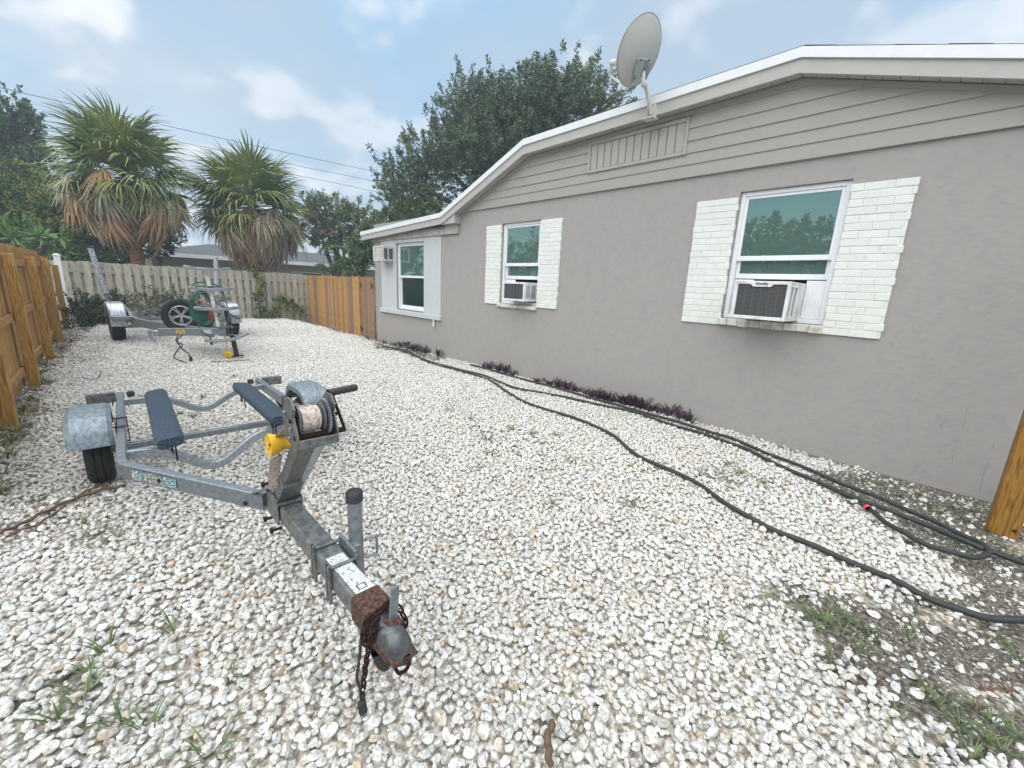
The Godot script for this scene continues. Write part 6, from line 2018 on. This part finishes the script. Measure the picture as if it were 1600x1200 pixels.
	tree("trailing_shrub", "thin weedy shrub growing up the grey fence behind the large trailer", "bush", "", Vector3(1.3, 0, -15.9), 0.02, 40,
		{"lobes": [[Vector3(0.8, 0.62, -15.95), Vector3(0.5, 0.45, 0.14)], [Vector3(1.5, 0.55, -15.92), Vector3(0.55, 0.42, 0.14)], [Vector3(2.3, 0.45, -15.85), Vector3(0.5, 0.40, 0.14)]],
		"clumps": 130, "per": 18, "spread": 0.13, "len": 0.07, "wid": 0.03, "cols": [Color(0.06, 0.09, 0.035), Color(0.09, 0.12, 0.05)]}, 0.2)
	tree("climbing_vine", "yellow green climbing vine spread over the right end of the grey fence", "vine", "", Vector3(4.2, 0, -16.0), 0.015, 41,
		{"lobes": [[lo.call(405, 460, -16.05), Vector3(0.12, 0.55, 0.05)], [lo.call(438, 472, -16.03), Vector3(0.35, 0.16, 0.05)], [lo.call(470, 482, -16.0), Vector3(0.30, 0.10, 0.05)], [lo.call(415, 492, -16.03), Vector3(0.30, 0.22, 0.06)], [lo.call(404, 425, -16.05), Vector3(0.16, 0.14, 0.06)]],
		"clumps": 80, "per": 12, "spread": 0.10, "len": 0.10, "wid": 0.07, "cols": [Color(0.14, 0.19, 0.05), Color(0.30, 0.27, 0.06), Color(0.09, 0.14, 0.04)]}, 0.2)
	# across the yard, outside the frame: the neighbour's trees that the window panes mirror
	tree("neighbour_tree", "broad green tree in the yard beyond the orange fence", "tree", "neighbour's trees mirrored in the panes", Vector3(-8.6, 0, -5.2), 0.22, 45,
		{"lobes": [[Vector3(-8.6, 3.1, -5.6), Vector3(1.7, 1.3, 1.9)], [Vector3(-8.4, 3.0, -3.9), Vector3(1.5, 1.2, 1.5)], [Vector3(-8.8, 2.2, -7.3), Vector3(1.3, 1.2, 1.2)]],
		"clumps": 420, "per": 30, "spread": 0.3, "len": 0.16, "wid": 0.08, "cols": hedge})
	tree("neighbour_tree", "broad green tree in the yard beyond the orange fence", "tree", "neighbour's trees mirrored in the panes", Vector3(-8.9, 0, -17.0), 0.22, 46,
		{"lobes": [[Vector3(-8.9, 3.2, -17.0), Vector3(1.9, 1.5, 2.3)], [Vector3(-8.7, 2.6, -14.6), Vector3(1.5, 1.2, 1.5)], [Vector3(-9.0, 2.6, -21.0), Vector3(1.8, 1.5, 2.4)]],
		"clumps": 380, "per": 30, "spread": 0.3, "len": 0.16, "wid": 0.08, "cols": hedge})

# ------------------------------------------------------------------ beyond the fence
func make_beyond() -> void:
	var h := thing("beige_house", "low beige house with grey roof showing behind the palms", "house", Vector3(6, 0, -25))
	var st := S()
	bx2(st, Vector3(1.6, -0.2, -33.0), Vector3(13.0, 2.28, -25.0))
	obj("wall", st, M.beige, h)
	st = S()
	quad(st, Vector3(1.2, 2.30, -24.5), Vector3(13.4, 2.30, -24.5), Vector3(10.4, 3.05, -29.0), Vector3(4.4, 3.05, -29.0), Vector3(0, 0.98, 0.17))
	quad(st, Vector3(1.2, 2.30, -33.5), Vector3(13.4, 2.30, -33.5), Vector3(10.4, 3.05, -29.0), Vector3(4.4, 3.05, -29.0), Vector3(0, 0.98, -0.17))
	tri(st, Vector3(1.2, 2.30, -24.5), Vector3(1.2, 2.30, -33.5), Vector3(4.4, 3.05, -29.0), Vector3(-0.2, 0.97, 0))
	tri(st, Vector3(13.4, 2.30, -24.5), Vector3(13.4, 2.30, -33.5), Vector3(10.4, 3.05, -29.0), Vector3(0.2, 0.97, 0))
	obj("roof", st, M.far_roof, h)
	st = S()
	bx2(st, Vector3(1.2, 2.13, -24.52), Vector3(13.4, 2.30, -24.49))
	bx2(st, Vector3(1.2, 2.12, -25.0), Vector3(13.4, 2.14, -24.5))
	obj("fascia_board", st, M.white, h)
	for w in [[5.0, 5.45, 1.35, 1.85], [7.3, 8.9, 1.0, 1.78], [2.4, 3.6, 1.0, 1.75]]:
		st = S()
		frame_rect_z(st, w[0], w[1], w[2], w[3], -24.99)
		var f := obj("window", st, M.white, h)
		st = S()
		bx2(st, Vector3(w[0] + 0.05, w[2] + 0.05, -24.99), Vector3(w[1] - 0.05, w[3] - 0.05, -24.975))
		obj("pane", st, M.far_glass, f)
	# overhead lines
	var i := 0
	for q in [[[0, 137], [300, 207], [585, 268], -23.0, 0.016, "topmost power line crossing behind the palms"], [[0, 166], [300, 226], [585, 283], -22.8, 0.015, "second power line below the topmost one"], [[75, 204], [330, 245], [585, 299], -22.6, 0.015, "third power line passing the palm crowns"],
			[[0, 238], [300, 284], [590, 333], -17.3, 0.011, "thin service line crossing in front of the palm crowns"], [[0, 286], [190, 316], [560, 372], -17.1, 0.015, "thick black cable crossing in front of the dead fronds"]]:
		var a := ZP(q[0][0], q[0][1], q[3])
		var b := ZP(q[1][0], q[1][1], q[3])
		var c := ZP(q[2][0], q[2][1], q[3])
		var k: float = (b.x - a.x) / (c.x - a.x)
		var t := thing("overhead_line", q[5], "power line", Vector3(a.x, 0, q[3]), "overhead lines")
		st = S()
		var p := []
		for n in 25:
			var x: float = lerpf(-26.0, 34.0, n / 24.0)
			var u := (x - a.x) / (c.x - a.x)
			var y := lerpf(a.y, c.y, u) + (b.y - lerpf(a.y, c.y, k)) * u * (1 - u) / maxf(k * (1 - k), 0.01) * 0.5
			p.append(Vector3(x, maxf(y, 2.6), q[3]))
		tube(st, p, q[4] * 0.62, 6)
		obj("wire", st, M.cable, t)
		i += 1
	for x in [-26.0, 34.0]:
		var pole := thing("utility_pole", "wooden utility pole carrying the overhead lines", "pole", Vector3(x, 0, -20), "utility poles")
		st = S()
		tube(st, [Vector3(x, -0.3, -20), Vector3(x, 11.5, -20)], 0.15, 12, [1.1, 0.8])
		obj("shaft", st, M.bark, pole)
		st = S()
		bx2(st, Vector3(x - 0.06, 10.3, -24), Vector3(x + 0.06, 10.45, -16.5))
		obj("cross_arm", st, M.bark, pole)
func frame_rect_z(st: SurfaceTool, x0: float, x1: float, y0: float, y1: float, z: float) -> void:
	bx2(st, Vector3(x0, y0, z), Vector3(x0 + 0.05, y1, z + 0.04))
	bx2(st, Vector3(x1 - 0.05, y0, z), Vector3(x1, y1, z + 0.04))
	bx2(st, Vector3(x0 + 0.05, y1 - 0.05, z), Vector3(x1 - 0.05, y1, z + 0.04))
	bx2(st, Vector3(x0 + 0.05, y0, z), Vector3(x1 - 0.05, y0 + 0.05, z + 0.04))
func _ready() -> void:
	rng.seed = 1
	make_view()
	make_materials()
	make_ground()
	make_house()
	air_conditioner("white window unit with dark grille under the large raised window", -1.60, -1.115, 1.30, 1.668, 4.585, 0, [[-1.80, -1.602, 1.325, 1.70], [-1.113, -0.945, 1.325, 1.70]])
	air_conditioner("white window unit in the middle window between brick panels", -5.335, -4.825, 1.282, 1.585, 4.82, 1, [[-5.59, -5.337, 1.265, 1.63], [-4.823, -4.785, 1.265, 1.63]])
	air_conditioner("small white unit with square guard high at the far wall corner", -9.92, -9.45, 1.96, 2.30, 4.735, 2, [])
	make_dish()
	make_near_trailer()
	make_fences()
	make_far_trailer()
	make_hoses()
	make_beyond()
	make_trees()
	make_small_plants()
